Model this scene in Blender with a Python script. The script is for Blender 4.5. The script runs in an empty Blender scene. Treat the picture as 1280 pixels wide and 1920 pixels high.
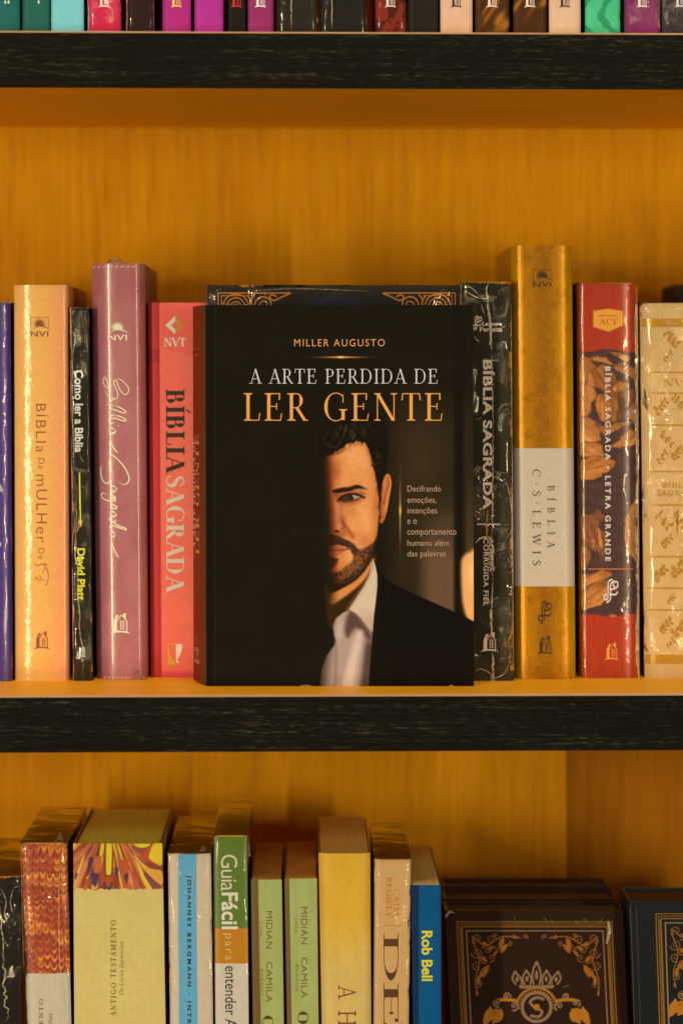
import bpy, math, random
import numpy as np
random.seed(7)
rng = np.random.default_rng(11)
scene = bpy.context.scene
R = math.radians

# ------------------------------------------------------------------ camera
# photograph space: 1280 x 1920 px, principal point (PX0, PY0), focal length F px
F, D, PX0, PY0, ZC = 5120.0, 1.60, 585.0, 714.0, 0.184
cam = bpy.data.cameras.new('Camera')
cam.sensor_fit = 'HORIZONTAL'
cam.sensor_width = 24.0
cam.lens = 24.0 * F / 1280.0
cam.shift_x = (640.0 - PX0) / 1280.0
cam.shift_y = -(960.0 - PY0) / 1280.0
cam.clip_start, cam.clip_end = 0.05, 50
cam.dof.use_dof = True
cam.dof.focus_distance = D + 0.052
cam.dof.aperture_fstop = 3.2
cam.dof.aperture_blades = 7
camo = bpy.data.objects.new('Camera', cam)
camo.location = (0, -D, ZC)
camo.rotation_euler = (R(90), 0, 0)
scene.collection.objects.link(camo)
scene.camera = camo

# ------------------------------------------------------------------ light
world = bpy.data.worlds.new('World')
scene.world = world
world.use_nodes = True
world.node_tree.nodes['Background'].inputs[0].default_value = (1.0, 0.80, 0.52, 1)
world.node_tree.nodes['Background'].inputs[1].default_value = 0.03

def lamp(name, loc, target, sx, sy, power, col):
    l = bpy.data.lights.new(name, 'AREA')
    l.shape = 'RECTANGLE'; l.size = sx; l.size_y = sy
    l.energy = power; l.color = col
    o = bpy.data.objects.new(name, l)
    scene.collection.objects.link(o)
    o.location = loc
    dx, dy = target[0] - loc[0], target[1] - loc[1]
    o.rotation_euler = (R(90), 0, math.atan2(dy, dx) - R(90))
    return o
WARM = (1.0, 0.76, 0.43)
lamp('shop_tube_light', (-1.75, -3.0, 0.03), (0, 0.1), 0.13, 1.3, 74.0, WARM)
lamp('shop_tube_light', (1.85, -3.0, 0.03), (0, 0.1), 0.13, 1.3, 46.0, WARM)
over_fill = lamp('added_overhead_fill', (0.0, -0.95, 2.3), (0, 0.1), 1.6, 0.9, 34.0, WARM)  # added fill lamp, brightens the shelf tops from above
over_fill.rotation_euler = (R(22), 0, 0)
front_fill = lamp('added_front_fill', (0.0, -2.4, 1.45), (0, 0.1), 2.4, 0.6, 14.0, WARM)  # added fill lamp out of view, lifts the page tops
front_fill.rotation_euler = (R(60), 0, 0)

scene.view_settings.view_transform = 'Standard'
scene.view_settings.look = 'None'
scene.view_settings.exposure = 0
scene.view_settings.gamma = 1
scene.view_settings.use_curve_mapping = False
scene.render.engine = 'CYCLES'
scene.cycles.use_denoising = True
scene.cycles.max_bounces = 8
scene.cycles.transparent_max_bounces = 16
scene.cycles.caustics_reflective = False
scene.cycles.caustics_refractive = False
scene.cycles.sample_clamp_indirect = 4.0

# ------------------------------------------------------------------ helpers
def s2l(c):
    c = np.asarray(c, float) / 255.0
    return np.where(c <= 0.04045, c / 12.92, ((c + 0.055) / 1.055) ** 2.4)
WHITE = s2l((200, 180, 142))
def A(c):
    """reflectance of a surface seen as colour c (0-255) under the warm shop light"""
    return np.clip(s2l(c) / WHITE * 0.52, 0.0015, 0.92)
def xz(px, py, Y):
    k = (D + Y) / F
    return (np.asarray(px, float) - PX0) * k, ZC + (PY0 - np.asarray(py, float)) * k
def y_on(zfloor, py):
    return (ZC - zfloor) * F / (py - PY0) - D

def thing(name, loc, label, cat, group=None):
    o = bpy.data.objects.new(name, None)
    o.empty_display_size = 0.02
    o.location = loc
    scene.collection.objects.link(o)
    o['label'] = label; o['category'] = cat
    if group: o['group'] = group
    return o
ROOTLOC = {}
def rootof(o):
    while o.parent: o = o.parent
    return o
def mesh(name, verts, faces, mat, parent=None, smooth=False, col=None):
    v = np.asarray(verts, float).reshape(-1, 3)
    if parent is not None:
        v = v - np.array(rootof(parent).location)
    me = bpy.data.meshes.new(name)
    if isinstance(faces, np.ndarray):
        n, k = faces.shape
        me.vertices.add(len(v)); me.vertices.foreach_set('co', v.ravel())
        me.loops.add(n * k); me.loops.foreach_set('vertex_index', faces.astype(np.int32).ravel())
        me.polygons.add(n)
        me.polygons.foreach_set('loop_start', np.arange(0, n * k, k, dtype=np.int32))
        me.update(calc_edges=True)
    else:
        me.from_pydata([tuple(a) for a in v], [], faces)
    if col is not None:
        at = me.color_attributes.new('Col', 'FLOAT_COLOR', 'POINT')
        c4 = np.ones((len(v), 4), np.float32); c4[:, :3] = col
        at.data.foreach_set('color', c4.ravel())
    if smooth:
        me.polygons.foreach_set('use_smooth', [True] * len(me.polygons))
    me.materials.append(mat)
    me.update()
    o = bpy.data.objects.new(name, me)
    scene.collection.objects.link(o)
    if parent is not None: o.parent = parent
    return o
def grid_faces(nu, nv):
    i = np.arange(nv - 1)[:, None] * nu + np.arange(nu - 1)[None, :]
    return np.stack([i, i + 1, i + nu + 1, i + nu], -1).reshape(-1, 4)
def box(x0, x1, y0, y1, z0, z1):
    v = [(x0,y0,z0),(x1,y0,z0),(x1,y1,z0),(x0,y1,z0),(x0,y0,z1),(x1,y0,z1),(x1,y1,z1),(x0,y1,z1)]
    f = [(0,3,2,1),(4,5,6,7),(0,1,5,4),(1,2,6,5),(2,3,7,6),(3,0,4,7)]
    return v, f

# value noise for printed art
_tab = rng.random((256, 256))
def vnoise(x, y):
    xi, yi = np.floor(x).astype(int), np.floor(y).astype(int)
    fx, fy = x - xi, y - yi
    fx, fy = fx * fx * (3 - 2 * fx), fy * fy * (3 - 2 * fy)
    g = lambda a, b: _tab[a % 256, b % 256]
    return (g(xi, yi) * (1 - fx) + g(xi + 1, yi) * fx) * (1 - fy) + (g(xi, yi + 1) * (1 - fx) + g(xi + 1, yi + 1) * fx) * fy
def fbm(x, y, o=3):
    s = 0; a = 0.5
    for k in range(o):
        s = s + a * vnoise(x * 2 ** k + 17 * k, y * 2 ** k + 31 * k); a *= 0.5
    return s / (1 - 0.5 ** o)
def sst(e0, e1, x):
    t = np.clip((x - e0) / (e1 - e0 + 1e-9), 0, 1)
    return t * t * (3 - 2 * t)
def catmull(pts, n=6, closed=False):
    P = [np.array(p, float) for p in pts]
    if len(P) < 3: return np.array(P)
    out = []
    m = len(P)
    rngi = range(m if closed else m - 1)
    for i in rngi:
        if closed:
            a, b, c, d = P[(i-1) % m], P[i], P[(i+1) % m], P[(i+2) % m]
        else:
            a, b, c, d = P[max(i-1, 0)], P[i], P[i+1], P[min(i+2, m-1)]
        for k in range(n):
            t = k / n
            out.append(0.5 * ((2*b) + (c-a)*t + (2*a-5*b+4*c-d)*t*t + (3*b-a-3*c+d)*t**3))
    if not closed: out.append(P[-1])
    return np.array(out)
def pmask(X, Y, pts, feather=1.5, smooth=True):
    """soft mask of a closed outline, in photograph pixels"""
    P = catmull(pts, 4, True) if smooth else np.array(pts, float)
    x0, y0 = P.min(0) - feather * 2; x1, y1 = P.max(0) + feather * 2
    sel = (X > x0) & (X < x1) & (Y > y0) & (Y < y1)
    m = np.zeros_like(X)
    x, y = X[sel], Y[sel]
    if len(x) == 0: return m
    d2 = np.full(x.shape, 1e9); inside = np.zeros(x.shape, bool)
    for i in range(len(P)):
        ax, ay = P[i]; bx, by = P[(i + 1) % len(P)]
        ex, ey = bx - ax, by - ay
        t = np.clip(((x - ax) * ex + (y - ay) * ey) / (ex * ex + ey * ey + 1e-12), 0, 1)
        d2 = np.minimum(d2, (x - ax - t * ex) ** 2 + (y - ay - t * ey) ** 2)
        c = ((ay > y) != (by > y))
        inside ^= c & (x < (bx - ax) * (y - ay) / (by - ay + 1e-12) + ax)
    sd = np.where(inside, 1, -1) * np.sqrt(d2)
    m[sel] = sst(-feather, feather, sd)
    return m
def lmask(X, Y, pts, w, feather=1.0, smooth=True):
    P = catmull(pts, 5) if smooth else np.array(pts, float)
    x0, y0 = P.min(0) - w - feather * 2; x1, y1 = P.max(0) + w + feather * 2
    sel = (X > x0) & (X < x1) & (Y > y0) & (Y < y1)
    m = np.zeros_like(X); x, y = X[sel], Y[sel]
    if len(x) == 0: return m
    d2 = np.full(x.shape, 1e9)
    for i in range(len(P) - 1):
        ax, ay = P[i]; bx, by = P[i + 1]
        ex, ey = bx - ax, by - ay
        t = np.clip(((x - ax) * ex + (y - ay) * ey) / (ex * ex + ey * ey + 1e-12), 0, 1)
        d2 = np.minimum(d2, (x - ax - t * ex) ** 2 + (y - ay - t * ey) ** 2)
    m[sel] = 1 - sst(w / 2 - feather, w / 2 + feather, np.sqrt(d2))
    return m
def mixc(C, col, m):
    col = np.asarray(col, float)
    return C * (1 - m[..., None]) + col * m[..., None]

# ------------------------------------------------------------------ materials
def nodes_of(name):
    m = bpy.data.materials.new(name); m.use_nodes = True
    nt = m.node_tree
    return m, nt, nt.nodes, nt.links, nt.nodes['Principled BSDF']
def bump_chain(N, L, b, src, strength, dist=0.001):
    bp = N.new('ShaderNodeBump'); bp.inputs['Strength'].default_value = strength; bp.inputs['Distance'].default_value = dist
    L.new(src, bp.inputs['Height']); L.new(bp.outputs[0], b.inputs['Normal'])
_mc = {}
def mat(rgb, rough=0.5, spec=0.4, bump=0.0, scale=900, metallic=0.0, coat=0.0, vary=0.06, stretch=(1,1,1), name='cover_paper'):
    """plain surface with a little tonal variation and fine relief"""
    key = (tuple(np.round(rgb, 1)), rough, spec, bump, scale, metallic, coat, vary, stretch)
    if key in _mc: return _mc[key]
    m, nt, N, L, b = nodes_of(name)
    c = A(rgb)
    tc = N.new('ShaderNodeTexCoord'); mp = N.new('ShaderNodeMapping'); mp.inputs['Scale'].default_value = stretch
    L.new(tc.outputs['Object'], mp.inputs[0])
    n1 = N.new('ShaderNodeTexNoise'); n1.inputs['Scale'].default_value = 45; n1.inputs['Detail'].default_value = 5
    L.new(mp.outputs[0], n1.inputs[0])
    mr = N.new('ShaderNodeMapRange'); mr.inputs[3].default_value = 1 - vary * 1.6; mr.inputs[4].default_value = 1 + vary * 1.6
    L.new(n1.outputs[0], mr.inputs[0])
    mx = N.new('ShaderNodeMix'); mx.data_type = 'RGBA'; mx.blend_type = 'MULTIPLY'; mx.inputs[0].default_value = 1
    mx.inputs[6].default_value = (*c, 1)
    L.new(mr.outputs[0], mx.inputs[7]); L.new(mx.outputs[2], b.inputs['Base Color'])
    b.inputs['Roughness'].default_value = rough; b.inputs['Specular IOR Level'].default_value = spec
    b.inputs['Metallic'].default_value = metallic; b.inputs['Coat Weight'].default_value = coat; b.inputs['Coat Roughness'].default_value = 0.12
    if bump:
        n2 = N.new('ShaderNodeTexNoise'); n2.inputs['Scale'].default_value = scale; n2.inputs['Detail'].default_value = 3
        L.new(mp.outputs[0], n2.inputs[0]); bump_chain(N, L, b, n2.outputs[0], bump, 0.0006)
    _mc[key] = m
    return m
_mp = {}
def mat_print(rough=0.45, spec=0.22, bump=0.15, scale=1200, coat=0.0, weave=0.0, metallic=0.0, warp=0.0):
    """printed paper: colour from the mesh's own printed pattern, fine paper relief"""
    key = (rough, spec, bump, scale, coat, weave, metallic, warp)
    if key in _mp: return _mp[key]
    m, nt, N, L, b = nodes_of('printed_paper')
    at = N.new('ShaderNodeAttribute'); at.attribute_name = 'Col'
    tc = N.new('ShaderNodeTexCoord')
    n1 = N.new('ShaderNodeTexNoise'); n1.inputs['Scale'].default_value = 320; n1.inputs['Detail'].default_value = 4
    L.new(tc.outputs['Object'], n1.inputs[0])
    mr = N.new('ShaderNodeMapRange'); mr.inputs[3].default_value = 0.9; mr.inputs[4].default_value = 1.1
    L.new(n1.outputs[0], mr.inputs[0])
    mx = N.new('ShaderNodeMix'); mx.data_type = 'RGBA'; mx.blend_type = 'MULTIPLY'; mx.inputs[0].default_value = 1
    L.new(at.outputs['Color'], mx.inputs[6]); L.new(mr.outputs[0], mx.inputs[7]); L.new(mx.outputs[2], b.inputs['Base Color'])
    b.inputs['Roughness'].default_value = rough; b.inputs['Specular IOR Level'].default_value = spec
    b.inputs['Coat Weight'].default_value = coat; b.inputs['Coat Roughness'].default_value = 0.1; b.inputs['Metallic'].default_value = metallic
    n2 = N.new('ShaderNodeTexNoise'); n2.inputs['Scale'].default_value = scale; n2.inputs['Detail'].default_value = 3
    L.new(tc.outputs['Object'], n2.inputs[0])
    src = n2.outputs[0]
    if warp:
        n3 = N.new('ShaderNodeTexNoise'); n3.inputs['Scale'].default_value = 90; n3.inputs['Detail'].default_value = 4
        L.new(tc.outputs['Object'], n3.inputs[0])
        ad = N.new('ShaderNodeMath'); ad.operation = 'MULTIPLY_ADD'; ad.inputs[1].default_value = warp
        L.new(n3.outputs[0], ad.inputs[0]); L.new(src, ad.inputs[2]); src = ad.outputs[0]
    if weave:
        for ax in ('X', 'Z'):
            w = N.new('ShaderNodeTexWave'); w.bands_direction = ax; w.inputs['Scale'].default_value = weave; w.inputs['Distortion'].default_value = 1.5
            w.inputs['Detail'].default_value = 2
            L.new(tc.outputs['Object'], w.inputs[0])
            ad = N.new('ShaderNodeMath'); ad.operation = 'ADD'
            L.new(src, ad.inputs[0]); L.new(w.outputs['Fac'], ad.inputs[1]); src = ad.outputs[0]
    bump_chain(N, L, b, src, bump, 0.0006)
    _mp[key] = m
    return m

def wood(name, c1, c2, axis, rough=0.6, spec=0.1, fine=1.0, coat=0.0):
    """veneer: long grain along an axis, dark pores, broad tonal bands"""
    m, nt, N, L, b = nodes_of(name)
    tc = N.new('ShaderNodeTexCoord')
    def nz(sc, det, scale3, dist=0.0):
        mp = N.new('ShaderNodeMapping'); mp.inputs['Scale'].default_value = scale3
        L.new(tc.outputs['Object'], mp.inputs[0])
        n = N.new('ShaderNodeTexNoise'); n.inputs['Scale'].default_value = sc; n.inputs['Detail'].default_value = det; n.inputs['Distortion'].default_value = dist
        n.inputs['Roughness'].default_value = 0.6
        L.new(mp.outputs[0], n.inputs[0]); return n.outputs[0]
    lo = 0.045
    st = {'x': (lo, 1, 1), 'z': (1, 1, lo)}[axis]
    broad = nz(13, 5, tuple(q * 3.5 if q == lo else q for q in st), 0.8); grain = nz(210, 6, st, 0.3); pore = nz(760, 3, tuple(0.5 * q if q == lo else q for q in st))
    cr = N.new('ShaderNodeValToRGB'); e = cr.color_ramp.elements
    e[0].position, e[1].position = 0.30, 0.72
    e[0].color, e[1].color = (*c1, 1), (*c2, 1)
    a = N.new('ShaderNodeMath'); a.operation = 'MULTIPLY_ADD'; a.inputs[1].default_value = 0.48
    L.new(broad, a.inputs[0])
    g = N.new('ShaderNodeMath'); g.operation = 'MULTIPLY'; g.inputs[1].default_value = 0.52
    L.new(grain, g.inputs[0]); L.new(g.outputs[0], a.inputs[2]); L.new(a.outputs[0], cr.inputs[0])
    pr = N.new('ShaderNodeMapRange'); pr.inputs[1].default_value = 0.30; pr.inputs[2].default_value = 0.44
    pr.inputs[3].default_value = 0.74; pr.inputs[4].default_value = 1.0
    L.new(pore, pr.inputs[0])
    mx = N.new('ShaderNodeMix'); mx.data_type = 'RGBA'; mx.blend_type = 'MULTIPLY'; mx.inputs[0].default_value = 1
    L.new(cr.outputs[0], mx.inputs[6]); L.new(pr.outputs[0], mx.inputs[7]); L.new(mx.outputs[2], b.inputs['Base Color'])
    b.inputs['Roughness'].default_value = rough; b.inputs['Specular IOR Level'].default_value = spec
    b.inputs['Coat Weight'].default_value = coat; b.inputs['Coat Roughness'].default_value = 0.15
    bump_chain(N, L, b, pore, 0.12 * fine, 0.0006)
    return m

def ebony():
    m, nt, N, L, b = nodes_of('black_oak_laminate')
    tc = N.new('ShaderNodeTexCoord')
    def nz(sc, s3, det=4):
        mp = N.new('ShaderNodeMapping'); mp.inputs['Scale'].default_value = s3
        L.new(tc.outputs['Object'], mp.inputs[0])
        n = N.new('ShaderNodeTexNoise'); n.inputs['Scale'].default_value = sc; n.inputs['Detail'].default_value = det
        n.inputs['Roughness'].default_value = 0.65
        L.new(mp.outputs[0], n.inputs[0]); return n.outputs[0]
    fl = nz(1900, (0.075, 1, 1), 3); lines = nz(800, (0.010, 1, 1), 3); patch = nz(22, (0.6, 1, 1))
    a = N.new('ShaderNodeMath'); a.operation = 'MULTIPLY_ADD'; a.inputs[1].default_value = 0.55
    L.new(fl, a.inputs[0])
    q = N.new('ShaderNodeMath'); q.operation = 'MULTIPLY'; q.inputs[1].default_value = 0.30; L.new(lines, q.inputs[0])
    L.new(q.outputs[0], a.inputs[2])
    a2 = N.new('ShaderNodeMath'); a2.operation = 'MULTIPLY_ADD'; a2.inputs[1].default_value = 0.18
    L.new(patch, a2.inputs[0]); L.new(a.outputs[0], a2.inputs[2])
    cr = N.new('ShaderNodeValToRGB'); e = cr.color_ramp.elements
    e[0].position, e[1].position = 0.49, 0.77
    e[0].color, e[1].color = (0.0025, 0.0025, 0.0023, 1), (0.13, 0.135, 0.11, 1)
    k = e.new(0.59); k.color = (0.0085, 0.009, 0.008, 1)
    L.new(a2.outputs[0], cr.inputs[0]); L.new(cr.outputs[0], b.inputs['Base Color'])
    b.inputs['Roughness'].default_value = 0.7; b.inputs['Specular IOR Level'].default_value = 0.1
    bump_chain(N, L, b, a.outputs[0], 0.5, 0.0008)
    return m

def film(name='clear_shrink_film', strength=0.55, scale=70, stretch=(1, 1, 0.5), rough=0.06, haze=0.002, ior=1.38):
    """clear plastic: mostly see-through, wrinkled gloss on top, a trace of milky haze"""
    m, nt, N, L, b = nodes_of(name)
    N.remove(b)
    out = [n for n in N if n.type == 'OUTPUT_MATERIAL'][0]
    tc = N.new('ShaderNodeTexCoord'); mp = N.new('ShaderNodeMapping')
    mp.inputs['Scale'].default_value = stretch; mp.inputs['Rotation'].default_value = (0, R(28), 0)
    L.new(tc.outputs['Object'], mp.inputs[0])
    n1 = N.new('ShaderNodeTexNoise'); n1.inputs['Scale'].default_value = scale; n1.inputs['Detail'].default_value = 2.5; n1.inputs['Distortion'].default_value = 1.2
    n2 = N.new('ShaderNodeTexNoise'); n2.inputs['Scale'].default_value = scale * 4.2; n2.inputs['Detail'].default_value = 2; n2.inputs['Distortion'].default_value = 2
    L.new(mp.outputs[0], n1.inputs[0]); L.new(mp.outputs[0], n2.inputs[0])
    a = N.new('ShaderNodeMath'); a.operation = 'MULTIPLY_ADD'; a.inputs[1].default_value = 0.22
    L.new(n2.outputs[0], a.inputs[0]); L.new(n1.outputs[0], a.inputs[2])
    bp = N.new('ShaderNodeBump'); bp.inputs['Strength'].default_value = strength; bp.inputs['Distance'].default_value = 0.005
    n3 = N.new('ShaderNodeTexNoise'); n3.inputs['Scale'].default_value = 38; n3.inputs['Detail'].default_value = 1
    L.new(tc.outputs['Object'], n3.inputs[0])
    pm = N.new('ShaderNodeMapRange'); pm.inputs[1].default_value = .46; pm.inputs[2].default_value = .66; pm.inputs[3].default_value = .03; pm.inputs[4].default_value = 1
    L.new(n3.outputs[0], pm.inputs[0])
    ml = N.new('ShaderNodeMath'); ml.operation = 'MULTIPLY'; L.new(a.outputs[0], ml.inputs[0]); L.new(pm.outputs[0], ml.inputs[1])
    L.new(ml.outputs[0], bp.inputs['Height'])
    gl = N.new('ShaderNodeBsdfGlossy'); gl.inputs['Roughness'].default_value = rough; gl.inputs['Color'].default_value = (1, 1, 1, 1)
    L.new(bp.outputs[0], gl.inputs['Normal'])
    tr = N.new('ShaderNodeBsdfTransparent')
    di = N.new('ShaderNodeBsdfDiffuse'); di.inputs['Color'].default_value = (0.8, 0.8, 0.8, 1)
    m1 = N.new('ShaderNodeMixShader'); m1.inputs[0].default_value = haze
    L.new(tr.outputs[0], m1.inputs[1]); L.new(di.outputs[0], m1.inputs[2])
    fr = N.new('ShaderNodeFresnel'); fr.inputs['IOR'].default_value = ior
    L.new(bp.outputs[0], fr.inputs['Normal'])
    m2 = N.new('ShaderNodeMixShader')
    L.new(fr.outputs[0], m2.inputs[0]); L.new(m1.outputs[0], m2.inputs[1]); L.new(gl.outputs[0], m2.inputs[2])
    L.new(m2.outputs[0], out.inputs['Surface'])
    return m
FILM = film()
FILM_SMOOTH = film('tight_shrink_film', 0.22, 46, (1, 1, 0.35), 0.06, 0.001)
FILM_ROUGH = film('crumpled_shrink_film', 0.9, 80, (1, 1, 0.45), 0.06, 0.002)
TUFT = film('gathered_shrink_film', 0.9, 260, (1, 1, 1), 0.2, 0.30)

def pages(rgb=(236, 174, 52)):
    m, nt, N, L, b = nodes_of('page_edges')
    tc = N.new('ShaderNodeTexCoord'); mp = N.new('ShaderNodeMapping'); mp.inputs['Scale'].default_value = (1, 0.02, 0.02)
    L.new(tc.outputs['Object'], mp.inputs[0])
    n = N.new('ShaderNodeTexNoise'); n.inputs['Scale'].default_value = 1500; n.inputs['Detail'].default_value = 4
    L.new(mp.outputs[0], n.inputs[0])
    c = np.clip(A(rgb) * 2.3, 0, .93)
    cr = N.new('ShaderNodeValToRGB'); e = cr.color_ramp.elements
    e[0].position, e[1].position = 0.3, 0.7
    e[0].color, e[1].color = (*(c * 0.74), 1), (*c, 1)
    L.new(n.outputs[0], cr.inputs[0]); L.new(cr.outputs[0], b.inputs['Base Color'])
    b.inputs['Roughness'].default_value = 0.85; b.inputs['Specular IOR Level'].default_value = 0.15
    bump_chain(N, L, b, n.outputs[0], 0.35, 0.0006)
    return m
PAGES = pages(); PAGES_DARK = pages((70, 48, 24))

# ------------------------------------------------------------------ bookcase
OR1, OR2 = (0.43, 0.185, 0.001), (0.68, 0.345, 0.004)
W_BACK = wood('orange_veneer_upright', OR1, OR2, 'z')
W_BACK_DARK = wood('orange_back_darker_tone', (0.22, 0.085, 0.001), (0.39, 0.165, 0.002), 'z')  # darker tone for the right part of the lower back
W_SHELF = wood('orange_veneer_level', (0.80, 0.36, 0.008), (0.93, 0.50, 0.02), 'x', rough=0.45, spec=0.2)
W_EDGE = ebony()
W_TRIM = mat((196, 148, 98), 0.45, 0.4, 0.2, 700)
ZT0, ZT1 = 0.3559, 0.3887          # top shelf, underside and top
ZM0 = -0.0330                      # middle shelf underside, its top is z = 0
ZL1 = -0.335                       # lower shelf top
YB = 0.253
case = thing('bookcase', (0, 0, 0), 'orange wooden bookcase with black front edges holding all the books', 'bookcase')
def shelf(z0, z1, xl=-0.62, xr=0.62):
    v, f = box(xl, xr, 0.0015, YB - 0.001, z0, z1)
    s = mesh('shelf', v, f, W_SHELF, case)
    v, f = box(xl, xr, -0.0007, 0.0013, z0 - 0.0003, z1 - 0.0011)
    mesh('front_edge', v, f, W_EDGE, s)
    # thin pale strip along the laminate joint, slightly worn
    n = 220; vs = []; fs = []
    for i in range(n + 1):
        x = xl + (xr - xl) * i / n
        h = 0.00022 + 0.00022 * random.random()
        vs += [(x, -0.0009, z1 - 0.0010), (x, -0.0009, z1 - 0.0010 + h), (x, 0.0014, z1 + 0.00015)]
    for i in range(n):
        a = i * 3; fs += [(a, a+3, a+4, a+1), (a+1, a+4, a+5, a+2)]
    mesh('edge_trim', vs, fs, W_TRIM, s)
    return s
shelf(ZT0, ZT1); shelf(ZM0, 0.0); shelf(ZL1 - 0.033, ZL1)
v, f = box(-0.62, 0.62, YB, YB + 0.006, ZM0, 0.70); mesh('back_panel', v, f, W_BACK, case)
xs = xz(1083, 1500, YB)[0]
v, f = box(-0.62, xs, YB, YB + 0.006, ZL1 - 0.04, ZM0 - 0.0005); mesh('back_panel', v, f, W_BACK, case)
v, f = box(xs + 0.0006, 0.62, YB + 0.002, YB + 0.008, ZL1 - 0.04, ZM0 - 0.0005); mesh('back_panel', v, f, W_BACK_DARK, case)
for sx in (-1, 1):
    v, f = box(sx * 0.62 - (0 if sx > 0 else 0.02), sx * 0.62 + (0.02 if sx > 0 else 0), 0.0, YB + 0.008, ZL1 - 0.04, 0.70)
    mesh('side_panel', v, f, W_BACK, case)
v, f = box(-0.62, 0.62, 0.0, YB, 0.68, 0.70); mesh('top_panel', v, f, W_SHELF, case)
case.rotation_euler = (0, 0, math.atan(0.028))

# ------------------------------------------------------------------ lettering (flat ink, photograph pixels)
class Ink:
    """2D shapes: verts (u, v, layer) and faces"""
    def __init__(s): s.v = []; s.f = []; s.l = 0
    def poly(s, pts):
        b = len(s.v); s.l += 1
        s.v += [(p[0], p[1], s.l) for p in pts]; s.f.append(tuple(range(b, b + len(pts))))
        return s
    def strip(s, L, Rr, closed=False):
        b = len(s.v); s.l += 1
        n = len(L)
        for i in range(n): s.v += [(L[i][0], L[i][1], s.l), (Rr[i][0], Rr[i][1], s.l)]
        for i in range(n - 1 if not closed else n):
            a = b + 2 * i; c = b + 2 * ((i + 1) % n)
            s.f.append((a, a + 1, c + 1, c))
        return s
    def stroke(s, pts, w, smooth=True, n=6, taper=0.0, w2=None, closed=False):
        P = catmull(pts, n, closed) if smooth and len(pts) > 2 else np.array(pts, float)
        T = np.gradient(P, axis=0) if not closed else (np.roll(P, -1, 0) - np.roll(P, 1, 0))
        T /= (np.linalg.norm(T, axis=1)[:, None] + 1e-9)
        Nn = np.stack([-T[:, 1], T[:, 0]], 1)
        t = np.linspace(0, 1, len(P))
        ww = np.full(len(P), w / 2.0)
        if w2 is not None: ww = (w + (w2 - w) * t) / 2
        if taper: ww = ww * np.clip(np.minimum(t, 1 - t) / taper, 0.12, 1)
        return s.strip(P + Nn * ww[:, None], P - Nn * ww[:, None], closed)
    def disc(s, cx, cy, rx, ry=None, n=14):
        ry = rx if ry is None else ry
        return s.poly([(cx + rx * math.cos(2*math.pi*i/n), cy + ry * math.sin(2*math.pi*i/n)) for i in range(n)])
    def add(s, o, fn):
        b = len(s.v)
        s.v += [(*fn(a, c), s.l + l) for a, c, l in o.v]; s.f += [tuple(i + b for i in q) for q in o.f]
        s.l += o.l
        return s
    def bounds(s):
        a = np.array(s.v)[:, :2]; return a.min(0), a.max(0)

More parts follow.
